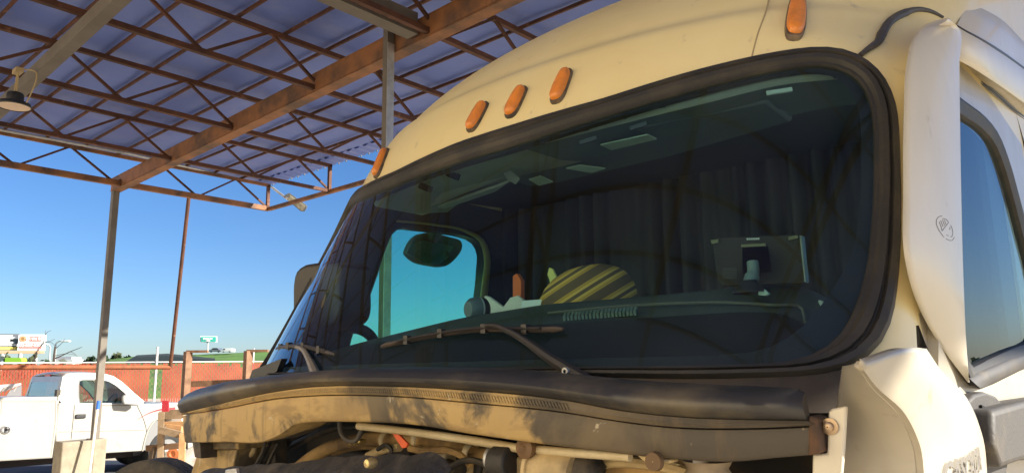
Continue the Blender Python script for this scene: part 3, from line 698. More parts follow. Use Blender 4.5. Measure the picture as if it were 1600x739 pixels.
# defroster slots: a row of slanted dark holes with pale ribs
b = MB(); b2 = MB()
def ondash(px, py, lift=.004):
    d = ray(px, py); best = None
    # intersect with the pad between crest and foot: param plane strip
    for i in range(len(cr)-1):
        for A, B_, Cq in ((cr[i], cr[i+1], foot[i]), (cr[i+1], foot[i+1], foot[i])):
            n = np.cross(B_-A, Cq-A); dn = np.dot(n, d)
            if abs(dn) < 1e-9: continue
            t = np.dot(n, A-CAM)/dn
            if t <= 0: continue
            p = CAM+d*t; M_ = np.stack([B_-A, Cq-A, n], -1); uvw = np.linalg.solve(M_, p-A)
            if uvw[0] >= -1e-6 and uvw[1] >= -1e-6 and uvw[0]+uvw[1] <= 1+1e-6:
                if best is None or t < best: best = t
    if best is None: return hit(px, py, dcy)
    return CAM+d*best+np.array([0, -.01, .022+lift])
for i in range(20):
    x = 886+i*5.8; y = 515-i*.42
    p = ondash(x, y); q = ondash(x+2.2, y-7); b.bar(p, q, .006, .012)
b.build('defroster_slot', mat('slot_pale', (.20, .26, .22), .5), DB)
b = MB(); b.tube([ondash(*p, .0) for p in spline([(860, 503), (960, 494), (1060, 489), (1150, 489), (1210, 493), (1258, 499), (1262, 520)], 40)], .0035, 6); b.build('seam_line', mat('seam_vinyl', (.14, .14, .11), .5), DB, smooth=True)
# overhead shelf lip, visors and console under the roof
lipf = lambda x, z: gy(x, z)+.05
b = MB(); A_ = [hit(*p, lipf) for p in spline([(588, 322), (620, 296), (700, 263), (800, 236), (940, 200), (1100, 160), (1240, 128), (1310, 122)], 40)]
b.grid([[p+np.array([0, .0, -.004]) for p in A_], [p+np.array([0, -.012, .006]) for p in A_], [p+np.array([0, -.008, .02]) for p in A_], [p+np.array([0, .03, .03]) for p in A_]]); b.build('header_lip', INTG, TRUCK, smooth='all')
hd = lambda x, z: gy(x, z)+.06+ (ZB+.80-z)*1.6       # underside of the header, running back from the lip
b = MB(); A2 = [p+np.array([0, .0, -.003]) for p in A_]; B_ = [p+np.array([0, .34, .03]) for p in A_]; k_ = 13; HM = [(p+q)/2+np.array([0, 0, -.015]) for p, q in zip(A2, B_)]; Q_ = [q+np.array([0, .25, .10]) for q in B_]
b.grid([r_[k_:] for r_ in (A2, HM, B_, Q_)]); HSH = b.build('header_shelf', mat('header_trim', (.10, .13, .14), .7), TRUCK, smooth='all')
b = MB(); b.grid([r_[:k_+1] for r_ in (A2, HM, B_)]); b.build('visor_panel', mat('visor_panel_grey', (.32, .33, .28), .7, noise=(.24, .25, .21), scale=5), HSH, smooth='all')
VIS = mat('sun_visor', (.44, .46, .40), .6, noise=(.36, .38, .33), scale=5)
def plate(pts, yv, name, m, th=.012, bev=.004, parent=TRUCK):
    b_ = MB(); b_.poly([on_z(*p, ZB+yv) if False else on_y(*p, y) for p, y in pts], (0, 0, th)); return b_.build(name, m, parent, bevel=bev)
V1 = plate([((600, 308), .62), ((648, 284), .62), ((742, 261), .62), ((798, 274), .78), ((690, 318), .80), ((640, 331), .80)], 0, 'sun_visor', VIS)
plate([((640, 333), .84), ((690, 322), .84), ((785, 289), .84), ((802, 281), .84), ((775, 300), .90), ((700, 325), .90), ((660, 337), .90)], 0, 'visor_flap', VIS, parent=V1)
for p in ((664, 294), (707, 275)):
    b = MB(); b.bar(on_y(p[0]-6, p[1]-4, .60), on_y(p[0]+8, p[1]+2, .60), .02, .02); b.build('visor_clip', BLKP, V1)
CON = plate([((785, 262), .74), ((800, 250), .66), ((1000, 200), .64), ((1200, 160), .78), ((1240, 190), 1.0), ((1050, 245), .96), ((880, 285), .96), ((830, 293), .96), ((805, 285), .90)], 0, 'overhead_console', mat('console_trim', (.10, .125, .14), .6), th=.03, bev=.01)
PALE = mat('console_pale', (.40, .50, .43), .5, noise=(.32, .41, .36), scale=9)
for pts in ([((938, 225), .70), ((1012, 209), .70), ((1026, 216), .76), ((955, 233), .76)], [((884, 262), .84), ((906, 257), .84), ((946, 262), .90), ((924, 269), .90)], [((826, 279), .84), ((845, 274), .84), ((864, 283), .90), ((842, 289), .90)]):
    plate([(p, y-.05) for p, y in pts], 0, 'console_plate', PALE, th=-.004, bev=.001, parent=CON)  # flat pale rectangles under the console
plate([((783, 262), .70), ((790, 262), .70), ((812, 281), .70), ((806, 289), .72), ((792, 281), .72)], 0, 'console_edge', INTG, parent=CON, th=.006, bev=.001)
for pts in ([(910, 222), (936, 214)], [(988, 200), (1014, 192)], [(1200, 145), (1240, 139)]):
    b = MB(); b.bar(hit(*pts[0], lipf)+np.array([0, -.01, -.005]), hit(*pts[1], lipf)+np.array([0, -.01, -.005]), .008, .010); b.build('lip_clip', mat('clip_pale', (.45, .52, .48), .4) if pts[0][0] == 1200 else INTD, CON)
# steering wheel behind the dash on the driver side
b = MB(); c_ = np.array([.52, 1.02, ZB+.20]); b.tube([c_+.235*np.array([math.cos(t), .45*math.sin(t), .89*math.sin(t)]) for t in np.linspace(0, 2*math.pi, 49)[:-1]], .017, 10, closed=True); SW = b.build('steering_wheel', mat('wheel_leather', (.05, .07, .09), .35), TRUCK, smooth=True)
b = MB(); b.lathe([(.07, 0), (.06, -.03), (.001, -.035)], c_, (0, .89, -.45), 18)
for t in (0, math.pi, -math.pi/2): b.bar(c_, c_+.23*np.array([math.cos(t), .45*math.sin(t), .89*math.sin(t)]), .03, .015)
b.build('wheel_hub', INTD, SW, smooth=True)
# seat backs behind the dash
for x in (.52, -.55):
    b = MB(); b.box((x, 1.38, ZB-.1), (.50, .16, .72)); s_ = b.build('seat_back', mat('seat_cloth', (.035, .035, .038), .9), TRUCK, bevel=.06, seg=3)

# ---- engine bay under the cowl
DUSTM = mat('dusty_metal', (.58, .43, .21), .6, noise=(.22, .16, .085), scale=9, contrast=(.42, .66), noise2=(.62, .52, .34), scale2=20, contrast2=(.62, .75), bump=.2, bscale=50)
DUSTH = mat('dusty_hose', (.50, .31, .11), .7, noise=(.14, .09, .045), scale=8, contrast=(.42, .66), bump=.15, bscale=60)
DARKM = mat('greasy_metal', (.030, .026, .022), .6, noise=(.15, .11, .06), scale=9, contrast=(.52, .72), bump=.3, bscale=40)
RAIL = mat('pale_rail', (.62, .52, .33), .45, noise=(.44, .34, .18), scale=8)
b = MB(); b.poly([(-1.0, .62, .9), (1.02, .62, .9), (1.02, .62, ZB+.12), (-1.0, .62, ZB+.12)], (0, .02, 0)); b.box((0, .2, 1.0), (1.6, 1.6, .05)); b.build('firewall', mat('firewall_dark', (.008, .007, .006), .9, noise=(.035, .024, .012), scale=9, contrast=(.52, .7)), TRUCK)
def tubepx(pts, y, r, name, m, n=30, parent=TRUCK, k=10):
    b_ = MB(); P = [on_y(p[0], p[1], p[2] if len(p) > 2 else y) for p in pts]; b_.tube(spline(P, n), r, k); return b_.build(name, m, parent, smooth=True)
tubepx([(452, 742), (490, 712), (545, 690), (600, 684), (660, 686), (705, 694), (735, 707), (790, 714)], .22, .017, 'coolant_hose', DUSTH)
tubepx([(560, 665), (640, 674), (740, 688), (812, 700)], .10, .0085, 'washer_rail', RAIL)
tubepx([(840, 702), (900, 707), (985, 713)], .10, .008, 'washer_rail', RAIL)
tubepx([(530, 656), (533, 676), (545, 688), (558, 686), (566, 668)], .12, .006, 'cable_loop', BLKM)
tubepx([(430, 735), (450, 690), (480, 668)], .3, .010, 'wire_harness', BLKM)
tubepx([(375, 740), (384, 716), (396, 704), (398, 694)], .20, .008, 'bracket_strut', DUSTM)
tubepx([(905, 742), (960, 728), (1040, 735), (1120, 742)], .22, .022, 'coolant_hose', DUSTH)
tubepx([(610, 742), (660, 726), (720, 735)], .25, .02, 'oil_line', DARKM)
tubepx([(575, 712), (600, 702), (625, 698)], .18, .010, 'fuel_line', DUSTM)
for x, y in ((552, 691), (558, 690.5), (565, 689)):
    b = MB(); b.lathe([(.001, -.012), (.005, -.010), (.007, 0), (.005, .01)], on_y(x, y, .175), (0, 1, 0), 12); b.build('brass_fitting', mat('brass', (.65, .48, .18), .35, metal=.7), TRUCK, smooth=True)
b = MB(); b.lathe([(.001, -.014), (.008, -.012), (.011, 0), (.008, .01)], on_y(580, 723, -.02), (0, 1, 0), 14); b.build('brass_fitting', mat('brass_pale', (.72, .55, .25), .4, metal=.6), TRUCK, smooth=True)
b = MB(); b.poly([on_y(*p, .12) for p in ((611, 674), (620, 675), (637, 693), (634, 699), (628, 700), (620, 688))], (0, .006, 0)); b.build('orange_tag', mat('tag_orange', (.85, .13, .03), .5), TRUCK, bevel=.001)
# rubber-bushed bracket along the rail
BK = MB(); BK.poly([on_y(*p, .10) for p in ((770, 695), (812, 700), (818, 700), (838, 703), (892, 706), (890, 716), (845, 714), (830, 712), (806, 707), (772, 701))], (0, .03, 0)); BKo = BK.build('rail_bracket', RAIL, TRUCK, bevel=.003)
b = MB(); b.lathe([(.014, -.01), (.014, .0), (.019, .0), (.019, -.012), (.009, -.016), (.001, -.010)], on_y(825, 699, .092), (0, 1, 0), 22); b.build('bushing', mat('bush_rubber', (.16, .09, .04), .6), BKo, smooth=True)
b = MB(); b.poly([on_y(*p, .10) for p in ((992, 708), (1012, 712), (1030, 716), (1048, 718), (1046, 724), (1010, 724), (1000, 716))], (0, .03, 0)); BK2 = b.build('rail_bracket', DUSTM, TRUCK, bevel=.003)
b = MB(); b.lathe([(.012, -.01), (.015, -.01), (.014, -.02), (.001, -.02)], on_y(1030, 719, .092), (0, 1, 0), 20); b.build('bushing', mat('bush_rust', (.14, .08, .035), .6), BK2, smooth=True)
# filter housing, elbow, clamp, pump body
b = MB(); A_, B_ = on_y(838, 733, .12), on_y(905, 742, .12); b.cyl(A_, B_, .040, 24); b.tube([A_*1.0, A_*.92+B_*.08], .046, 24); b.build('filter_housing', DUSTM, TRUCK, smooth=True)
b = MB(); b.lathe([(.03, -.03), (.048, -.02), (.050, .02), (.03, .05)], on_y(898, 735, .14), (.6, .3, -.3), 20); b.build('elbow_joint', DARKM, TRUCK, smooth=True)
b = MB(); b.cyl(on_y(774, 722, .10), on_y(802, 724, .10), .032, 22); b.build('hose_coupling', RUBBER, TRUCK, bevel=.004)
b = MB(); b.tube([on_y(768, 716, .12)+.018*np.array([0, math.cos(t), math.sin(t)]) for t in np.linspace(0, 2*math.pi, 25)[:-1]], .005, 8, closed=True); b.build('hose_clamp', GALV, TRUCK, smooth=True)
b = MB(); b.poly([on_y(*p, .11) for p in ((802, 712), (838, 716), (842, 745), (800, 745))], (0, .06, 0)); b.build('pump_body', DUSTM, TRUCK, bevel=.006)
b = MB(); b.box(on_y(690, 722, .42), (.42, .16, .10)); b.box(on_y(560, 716, .45), (.3, .1, .06)); b.build('engine_block', DARKM, TRUCK, bevel=.01)
for k, (x, y) in enumerate(((640, 716), (668, 720), (700, 722), (728, 722), (748, 727))):
    b = MB(); b.lathe([(.010, -.02), (.012, 0), (.012, .03)], on_y(x, y, .30), (0, .3, 1), 12); b.build('injector', DUSTM if k % 2 else DARKM, TRUCK, smooth=True)
tubepx([(590, 702), (604, 695), (612, 704), (602, 716)], .16, .005, 'wire_loop', DARKM, k=6)
# smaller lines, clips and stubs that fill the bay
for pts, y, r, nm, m_ in (([(448, 700), (470, 690), (520, 668), (560, 664)], .33, .012, 'breather_hose', DARKM), ([(640, 700), (665, 704), (700, 703), (722, 712), (735, 726)], .18, .008, 'fuel_line', DUSTH), ([(520, 705), (545, 698), (585, 696), (600, 700)], .28, .012, 'breather_hose', DUSTH),
                          ([(855, 716), (880, 720), (930, 716), (990, 722)], .30, .012, 'fuel_line', DARKM), ([(930, 726), (960, 721), (1000, 723), (1045, 730), (1080, 740)], .18, .010, 'fuel_line', DUSTM), ([(415, 690), (410, 706), (400, 725), (395, 742)], .21, .005, 'wire_loop', BLKM), ([(700, 733), (718, 722), (745, 720), (760, 728), (758, 742)], .16, .007, 'wire_loop', DARKM)):
    tubepx(pts, y, r, nm, m_, k=8)
for x, y, yy in ((604, 686, .20), (735, 707, .20), (655, 686, .20)):
    b = MB(); q = on_y(x, y, yy); b.lathe([(.0185, -.008), (.021, -.006), (.021, .006), (.0185, .008)], q, (1, 0, -.15), 18); b.build('pipe_clip', RAIL, TRUCK, smooth=True)
for x, y, w, h, yy, m_ in ((470, 735, .10, .03, .12, DUSTM), (735, 735, .06, .05, .34, DUSTM), (1010, 740, .09, .035, .30, DUSTM), (690, 712, .05, .03, .26, RAIL), (660, 735, .07, .03, .2, DARKM)):
    b = MB(); b.box(on_y(x, y, yy), (w, .05, h), rz=.2); b.build('bracket_plate', m_, TRUCK, bevel=.005)
# ribbed bellows at the near end
b = MB(); o_ = on_y(1105, 719, .17); pr = []
for i in range(11): pr += [(.040 if i % 2 == 0 else .033, -.012*i)]
b.lathe(pr, o_, (0, 0, 1), 26); b.build('bellows', mat('bellows_grey', (.30, .23, .15), .6, noise=(.2, .15, .09), scale=14), TRUCK, smooth='all')
# far end: duct under the cowl, dark louvres
b = MB(); b.poly([on_y(*p, .14) for p in ((305, 689), (372, 690), (372, 702), (306, 702))], (0, .10, 0)); b.poly([on_y(*p, .15) for p in ((310, 702), (370, 702), (360, 745), (296, 745))], (0, .10, 0)); b.build('duct', COWLTAN, TRUCK, bevel=.004)
b = MB(); b.poly([on_y(*p, .24) for p in ((362, 690), (430, 686), (430, 745), (356, 745))], (0, .04, 0)); LV = b.build('side_baffle', DARKM, TRUCK)
b = MB()
for k in range(4): b.bar(on_y(372+14*k, 742-3*k, .235), on_y(392+14*k, 692, .235), .006, .008)
b.build('baffle_rib', BLKM, LV)
b = MB(); b.poly([on_y(*p, .10) for p in ((300, 690), (312, 689), (314, 716), (304, 714))], (0, .05, 0)); b.build('baffle_edge', DARKM, TRUCK, bevel=.002)
# quilted insulation blanket across the bottom
b = MB(); rr = []; P_ = spline([on_y(*p, -.02) for p in ((285, 738), (330, 734), (380, 730), (440, 727), (462, 722), (500, 719), (560, 717), (610, 716), (648, 716), (662, 726), (668, 742))], 70)
for j in range(9):
    rr.append([p + np.array([0, .06-.10*math.sin(j/8*1.57), -.11*j/8]) + np.array([0, -.008*abs(math.sin(i*.42))*min(1, j/2), .004*abs(math.sin(i*.42+j))]) for i, p in enumerate(P_)])
b.grid(rr); b.build('insulation_blanket', mat('quilt_black', (.035, .034, .036), .5, noise=(.11, .095, .075), scale=16, contrast=(.46, .68), bump=.6, bscale=35), TRUCK, smooth='all')
b = MB(); b.poly([on_y(*p, -.03) for p in ((352, 733), (368, 731), (371, 745), (350, 745))], (0, .01, 0)); b.build('foil_tab', GALV, TRUCK, bevel=.002)

# ---- things lying in the cab (each of its own)
STR = bpy.data.materials.new('striped_cloth'); STR.use_nodes = True
n = STR.node_tree.nodes; l = STR.node_tree.links; bs = n['Principled BSDF']; bs.inputs['Roughness'].default_value = .85
tc = n.new('ShaderNodeTexCoord'); mp = n.new('ShaderNodeVectorMath'); mp.operation = 'DOT_PRODUCT'; mp.inputs[1].default_value = (-.38, -.33, .85); cxyz = n.new('ShaderNodeCombineXYZ'); wv = n.new('ShaderNodeTexWave'); wv.inputs['Scale'].default_value = 4.8; wv.inputs['Distortion'].default_value = .8; wv.inputs['Detail'].default_value = 1; wv.inputs['Detail Scale'].default_value = 1.5
l.new(tc.outputs['Object'], mp.inputs[0]); l.new(mp.outputs['Value'], cxyz.inputs[0]); l.new(cxyz.outputs[0], wv.inputs['Vector']); cr_ = n.new('ShaderNodeValToRGB'); l.new(wv.outputs['Fac'], cr_.inputs[0])
e = cr_.color_ramp.elements; e[0].position = .30; e[0].color = (.15, .095, .045, 1); e[1].position = .50; e[1].color = (.70, .42, .06, 1)
for pos, c in ((.56, (.58, .34, .05, 1)), (.60, (.10, .07, .035, 1)), (.66, (.66, .38, .06, 1)), (.92, (.75, .48, .11, 1)), (.96, (.14, .09, .045, 1))):
    q = e.new(pos); q.color = c
l.new(cr_.outputs[0], bs.inputs['Base Color'])
PIL = thing('pillow', tuple(on_y(925, 470, .86)), 'striped olive and brown cushion bulging above the dashboard', 'cushion')
c_ = on_y(916, 480, .90); b = MB(); rr = []
for i in range(25):
    th = math.pi*i/24; rr.append([c_ + np.array([math.copysign(abs(math.cos(ph_))**.85, math.cos(ph_))*math.sin(th)**.8*.165, math.sin(ph_)*math.sin(th)**.8*.13, math.cos(th)*.125+.03*math.cos(ph_)*math.sin(th)]) for ph_ in np.linspace(0, 2*math.pi, 41)[:-1]])
b.grid(rr, closed=True); b.build('cushion_body', STR, PIL, smooth='all')
b = MB(); b.tube(spline([on_y(*p, .84) for p in ((851, 472), (853, 458), (862, 452), (868, 458), (860, 470))], 20), .008, 8); b.build('corner_tie', STR, PIL, smooth=True)
b = MB(); b.poly([on_y(*p, .90) for p in ((858, 418), (863, 420), (869, 432), (866, 448), (860, 446), (858, 436), (855, 429))], (0, .008, 0)); tag(b.build('paper_tag', mat('tag_yellow', (.72, .70, .22), .7), bevel=.001), 'pale yellow tag standing up beside the striped cushion', 'tag')
b = MB(); b.poly([on_y(*p, 1.0) for p in ((801, 431), (807, 427), (814, 438), (814, 468), (801, 468))], (0, .02, 0)); tag(b.build('orange_strap', mat('strap_orange', (.80, .16, .03), .6), bevel=.002), 'upright bright orange strip behind the dashboard papers', 'strap')
b = MB(); b.poly([on_y(*p, .90) for p in ((757, 462), (764, 464), (786, 480), (789, 476), (797, 465), (808, 462), (816, 468), (824, 480), (846, 479), (844, 486), (800, 496), (752, 500))], (0, .01, .002)); tag(b.build('white_papers', mat('paper_white', (.82, .84, .78), .7, noise=(.7, .72, .66), scale=6), bevel=.001), 'crumpled white papers lying on the dashboard by the passenger window', 'papers')
b = MB(); b.box(on_y(834, 476, .80), (.075, .03, .028), rz=.2); tag(b.build('white_packet', mat('packet_white', (.75, .86, .86), .5), bevel=.003), 'small white packet on the dashboard left of the cushion', 'packet')
CMX = thing('dash_camera', tuple(on_y(742, 492, .70)), 'dark round dashboard camera in front of the passenger window', 'camera')
b = MB(); a_ = on_y(731, 483, .70); c_ = on_y(757, 483, .76); d_ = (c_-a_)/np.linalg.norm(c_-a_); L_ = np.linalg.norm(c_-a_)
b.lathe([(.001, 0), (.026, .0), (.036, .012), (.038, .04), (.038, L_*.55)], a_, d_, 26); b.build('camera_body', mat('camera_grey', (.15, .19, .20), .4), CMX, smooth=True)
b = MB(); b.lathe([(.040, L_*.56), (.040, L_*.66)], a_, d_, 26); b.build('camera_band', mat('band_pale', (.62, .66, .6), .4), CMX, smooth=True)
b = MB(); b.lathe([(.037, L_*.66), (.037, L_*.95), (.028, L_*1.1), (.001, L_*1.12)], a_, d_, 26); b.build('camera_rear', BLKP, CMX, smooth=True)
# navigation screen seen from behind, on its suction mount
GPS = thing('navigation_screen', tuple(on_y(1175, 458, .62)), 'flat navigation screen on a suction mount, its back turned to the windshield', 'navigation screen')
gq = [((1112, 376), .62), ((1120, 371), .62), ((1246, 366), .66), ((1251, 370), .66), ((1258, 440), .66), ((1252, 444), .66), ((1128, 447), .62), ((1121, 441), .62)]
GB = mat('screen_back', (.052, .046, .04), .75, spec=.15, bump=.1, bscale=300)
b = MB(); b.poly([on_y(*p, y) for p, y in gq], (0, .022, 0)); SB = b.build('screen_body', GB, GPS, bevel=.006, seg=3)
plate([((1160, 388), .615), ((1200, 386), .615), ((1206, 425), .615), ((1160, 428), .615)], 0, 'mount_plate', BLKP, th=.001, parent=SB, bev=0)
b = MB(); b.poly([on_y(*p, .612) for p in ((1158, 382), (1196, 380), (1196, 384), (1158, 386))], (0, .004, 0)); b.poly([on_y(*p, .612) for p in ((1110, 375), (1122, 374), (1122, 379), (1112, 381))], (0, .004, 0)); b.poly([on_y(*p, .648) for p in ((1232, 370), (1246, 367), (1247, 372), (1232, 375))], (0, .004, 0)); b.build('pale_trim', mat('trim_olive', (.15, .14, .07), .5), SB)
b = MB(); b.poly([on_y(*p, .655) for p in ((1249, 368), (1252, 368), (1259, 440), (1257, 441))], (0, .02, 0)); b.build('screen_edge', mat('edge_pale', (.2, .23, .22), .4), SB)
b = MB()
for k in range(7): b.bar(on_y(1129, 419+k*2.6, .614), on_y(1152, 418.5+k*2.6, .614), .002, .002)
b.build('speaker_grille', BLKP, SB)
b = MB()
for k, w in enumerate((3, 4, 4, 3, 4, 3)): b.bar(on_y(1167+k*3.4, 373.5-k*.1, .612), on_y(1167+k*3.4+2.2, 373.5-k*.1, .612), .003, .004)
b.build('maker_mark', mat('mark_pale', (.6, .62, .6), .5), SB)
b = MB(); b.tube(spline([on_y(1176, 409, .605), on_y(1177, 425, .60), on_y(1173, 440, .59), on_y(1172, 450, .585)], 14), [.013]*7+[.016]*7, 10); b.build('mount_arm', mat('arm_teal', (.16, .22, .22), .35), GPS, smooth=True)
b = MB(); q = on_y(1172, 458, .58); b.lathe([(.038, 0), (.036, .008), (.02, .02), (.016, .028)], q, (0, 0, 1), 24); b.build('suction_cup', BLKP, GPS, smooth=True)
b = MB(); b.poly([on_y(*p, .57) for p in ((1185, 452), (1192, 450), (1202, 459), (1197, 462), (1184, 461))], (0, .01, 0)); b.build('cup_lever', mat('lever_pale', (.45, .6, .55), .4), GPS, bevel=.002)
b = MB(); b.poly([on_y(*p, .72) for p in ((1277, 468), (1282, 469), (1304, 488), (1300, 495), (1290, 493), (1280, 480))], (0, .02, 0)); tag(b.build('paper_roll', mat('roll_pale', (.72, .82, .74), .6, noise=(.5, .6, .55), scale=40), bevel=.004), 'small pale rolled paper at the driver end of the dashboard', 'paper roll')
# ================================================================ the steel canopy
CAN = thing('steel_canopy', (-3.5, 3.1, 0), 'large open canopy of rusty steel trusses with a blue sheet roof on slim posts', 'canopy')
XT = [-10.30, -8.44, -6.66, -4.87, -3.05, -1.22, .60, 2.42, 4.25, 6.0]; Y1, Y0 = 5.87, -2.8
ZT0, ZT1 = 4.68, 5.10
for xi, x in enumerate(XT):
    b = MB(); edge = xi in (0, len(XT)-1)
    b.box((x, (Y0+Y1)/2, ZT1), (.05, Y1-Y0, .05)); b.box((x-.02, (Y0+Y1)/2, ZT0), (.05 if not edge else .075, Y1-Y0, .05 if not edge else .085))
    o = b.build('truss_chord', STEELR if not edge else STEELD, CAN)
    b = MB(); step = 1.30; y = Y1-.05; up = True
    ys = np.arange(Y1, Y0, -step/2)
    for a_, c_ in zip(ys[:-1], ys[1:]):
        za, zc = (ZT0, ZT1) if up else (ZT1, ZT0); up = not up
        b.bar((x-(.02 if za == ZT0 else 0), a_, za), (x-(.02 if zc == ZT0 else 0), c_, zc), .028, .028)
    if edge or True: b.bar((x, Y1-.03, ZT0), (x, Y1-.03, ZT1), .05, .05)
    b.build('truss_web', STEELR, o)
# purlins and the sheet roof
for k, y in enumerate(np.arange(5.35, -2.8, -.51)):
    b = MB(); b.box(((XT[0]+XT[-1])/2, y, 5.155), (XT[-1]-XT[0]+.5, .022, .035)); b.build('purlin', STEELR, CAN)
b = MB(); rr = []
nx, ny = 200, 70
rg = np.random.default_rng(5)
for y in np.linspace(Y1+.14, Y0-.2, ny):
    rr.append([(x, y, 5.20+.003*math.sin(x*3.4+.6*math.sin(y*2))*math.sin(y*6.1)+.004*math.sin(x*9.3+y*2)) for x in np.linspace(XT[0]-.30, XT[-1]+.8, nx)])
b.grid(rr); b.build('sheet_roof', ROOFB, CAN, smooth='all', solid=.003)
b = MB(); xs2 = np.arange(XT[0]-.3, XT[-1]+.3, .05)
b.grid([[(x, Y1+.15+dy, 5.188+.012*(1 if (i//2) % 2 else -1)) for i, x in enumerate(xs2)] for dy in (0, -.30)]); b.build('corrugated_edge', ROOFB, CAN, solid=.004)
b = MB()
for i, x in enumerate(np.arange(XT[0]-.2, XT[-1]+.2, .20)): b.lathe([(.013, 0), (.013, .02), (.001, .024)], (x, Y1+.17, 5.19), (0, 1, 0), 8)
b.build('edge_light_dots', STEELG, CAN)  # small studs stand in for dots of light between the corrugations
# end chord tying the truss ends along the far eave
b = MB(); b.box(((XT[0]+XT[-1])/2, Y1+.0, ZT0-.01), (XT[-1]-XT[0], .06, .06)); b.build('eave_chord', STEELD, CAN)
# main girders (I beams) and posts
def ibeam(a, c, h, w, name, m, parent=CAN):
    a = np.array(a, float); c = np.array(c, float); b_ = MB()
    b_.bar(a+[0, 0, h/2], c+[0, 0, h/2], w, .014); b_.bar(a-[0, 0, h/2], c-[0, 0, h/2], w, .014); b_.bar(a, c, .010, h-.014); return b_.build(name, m, parent)
ibeam((-10.72, 3.43, 4.73), (6.2, 2.80, 4.73), .20, .13, 'girder', STEELD)
b = MB(); b.bar((-10.72, 3.43-.05, 4.74), (6.2, 2.80-.05, 4.74), .02, .19); b.bar((-10.72, 3.43+.05, 4.74), (6.2, 2.80+.05, 4.74), .02, .19); b.build('girder_plate', STEELD, CAN)
b = MB(); b.bar((-3.22, 3.04, 4.76), (-3.22, -2.8, 4.76), .14, .20); b.build('girder', STEELG, CAN)
b = MB(); b.bar((-9.6, 1.13, 4.55), (6.0, .63, 4.55), .10, .12); b.build('cross_beam', STEELG, CAN)
b = MB(); b.box((-10.66, 3.42, 2.71), (.10, .09, 3.86)); b.build('post', STEELG, CAN)
b = MB(); b.box((-3.56, 3.05, 2.45), (.065, .075, 4.9)); PST = b.build('post', STEELG, CAN)
b = MB(); b.box((-3.56+.035, 3.05, 2.45), (.005, .078, 4.5)); b.build('lit_post_face', GALV, PST)  # paler thin plate paints the sunlit +X side of the post
for p in ((6.1, 2.75), (6.1, -2.7), (-10.4, -2.7), (-3.22, -2.7)):
    b = MB(); b.box((p[0], p[1], 2.35), (.14, .14, 4.7)); b.build('post', STEELG, CAN)
b = MB(); b.tube([on_z(-40, 194, 5.13), on_z(0, 203, 5.13), on_z(200, 240, 5.13), on_z(422, 291, 5.13)], .022, 8); tag(b.build('conduit', GALV, CAN), )
# hanging dish lamp
q = on_z(22, 166, 4.15); top = np.array([q[0]+.0, q[1], 4.50])
LAMP = thing('hanging_lamp', tuple(q), 'black high bay lamp with round pale face hanging under the canopy beam', 'lamp')
b = MB(); b.lathe([(.001, .12), (.06, .12), (.068, .105), (.068, .04), (.122, .028), (.134, .0), (.130, -.010)], q, (0, 0, 1), 32); b.build('lamp_housing', BLKP, LAMP, smooth=True)
b = MB(); b.lathe([(.126, -.006), (.001, -.009)], q, (0, 0, 1), 32); b.build('diffuser', mat('diffuser_pale', (.80, .60, .42), .4), LAMP, smooth=True)
b = MB(); b.tube([q+np.array([-.03, 0, .12]), top+np.array([-.02, 0, 0])], .006, 6); b.tube([q+np.array([.03, 0, .12]), top+np.array([.02, 0, 0])], .006, 6); b.box(top+np.array([.0, 0, -.02]), (.12, .06, .04))
b.tube(spline([top, top+np.array([.16, .1, -.05]), q+np.array([.15, .08, .10]), q+np.array([.12, .06, .015])], 16), .006, 6); b.build('hanger', mat('hanger_brass', (.4, .3, .15), .5), LAMP, smooth=True)
# floodlight at the far corner
FL = thing('flood_light', tuple(at(426, 294, 13.4)), 'slim grey LED floodlight on an arm at the canopy corner', 'flood light')
b = MB(); b.tube([at(424, 292, 13.4), at(449, 311, 13.2)], .022, 8); b.build('lamp_arm', GALV, FL, smooth=True)
b = MB(); b.poly([at(*p, 13.2) for p in ((444, 309), (452, 305), (480, 325), (476, 331), (470, 331))], (0, 0, .05)); b.build('lamp_head', mat('head_grey', (.16, .16, .15), .5), FL, bevel=.01)
for a_, c_ in ((.10, .42), (.52, .92)):
    P_ = []
    for u, w in ((a_, -1), (c_, -1), (c_, 1), (a_, 1)): P_.append(at(448+29*u+w*2.4, 307.5+20.5*u-w*3.0, 13.14))
    b = MB(); b.poly(P_, (0, 0, .02)); b.build('led_panel', mat('led_cream', (.40, .37, .26), .4, noise=(.25, .23, .17), scale=25), FL)

# ================================================================ ground and far setting
b = MB(); b.poly([(-900, -900, 0), (900, -900, 0), (900, 900, 0), (-900, 900, 0)]); tag(b.build('ground', GROUND), kind='structure')
b = MB(); b.poly([at(*p, 1)*0 + on_z(p[0], p[1], .004) for p in ((-60, 730), (330, 722), (330, 760), (-60, 775))]); tag(b.build('canopy_shadow_patch', SHADOWG), kind='structure')  # dark sheet painting the canopy's shadow on the ground
# concrete blocks round the post
for px0, px1, py, yv, lb in ((98, 148, 686, 0, 'worn concrete block at the foot of the canopy post, its left half'), (147, 168, 685, .02, 'narrow pale concrete block just right of the canopy post foot')):
    x0 = -10.60; A = on_x(px0, py, x0); B_ = on_x(px1, py, x0)
    b = MB(); b.box((x0-.17, (A[1]+B_[1])/2, .43), (.34, (B_[1]-A[1]), .86+yv)); tag(b.build('concrete_block', CONC, bevel=.02), lb, 'concrete block', 'concrete blocks at the post foot')
ST = thing('broom', tuple(on_x(139, 745, -10.42)*np.array([1, 1, 0])), 'white broom handle with a blue tip leaning on the concrete block', 'broom')
t_, m_, f_ = on_x(154.3, 626, -10.50), on_x(152.4, 639, -10.49), on_x(137, 760, -10.30)
b = MB(); b.tube([f_, m_], .018, 10); b.build('handle', mat('stick_white', (.72, .68, .6), .5), ST, smooth=True)
b = MB(); b.tube([m_, t_], .026, 10); b.build('grip', mat('grip_blue', (.02, .12, .55), .4), ST, smooth=True)
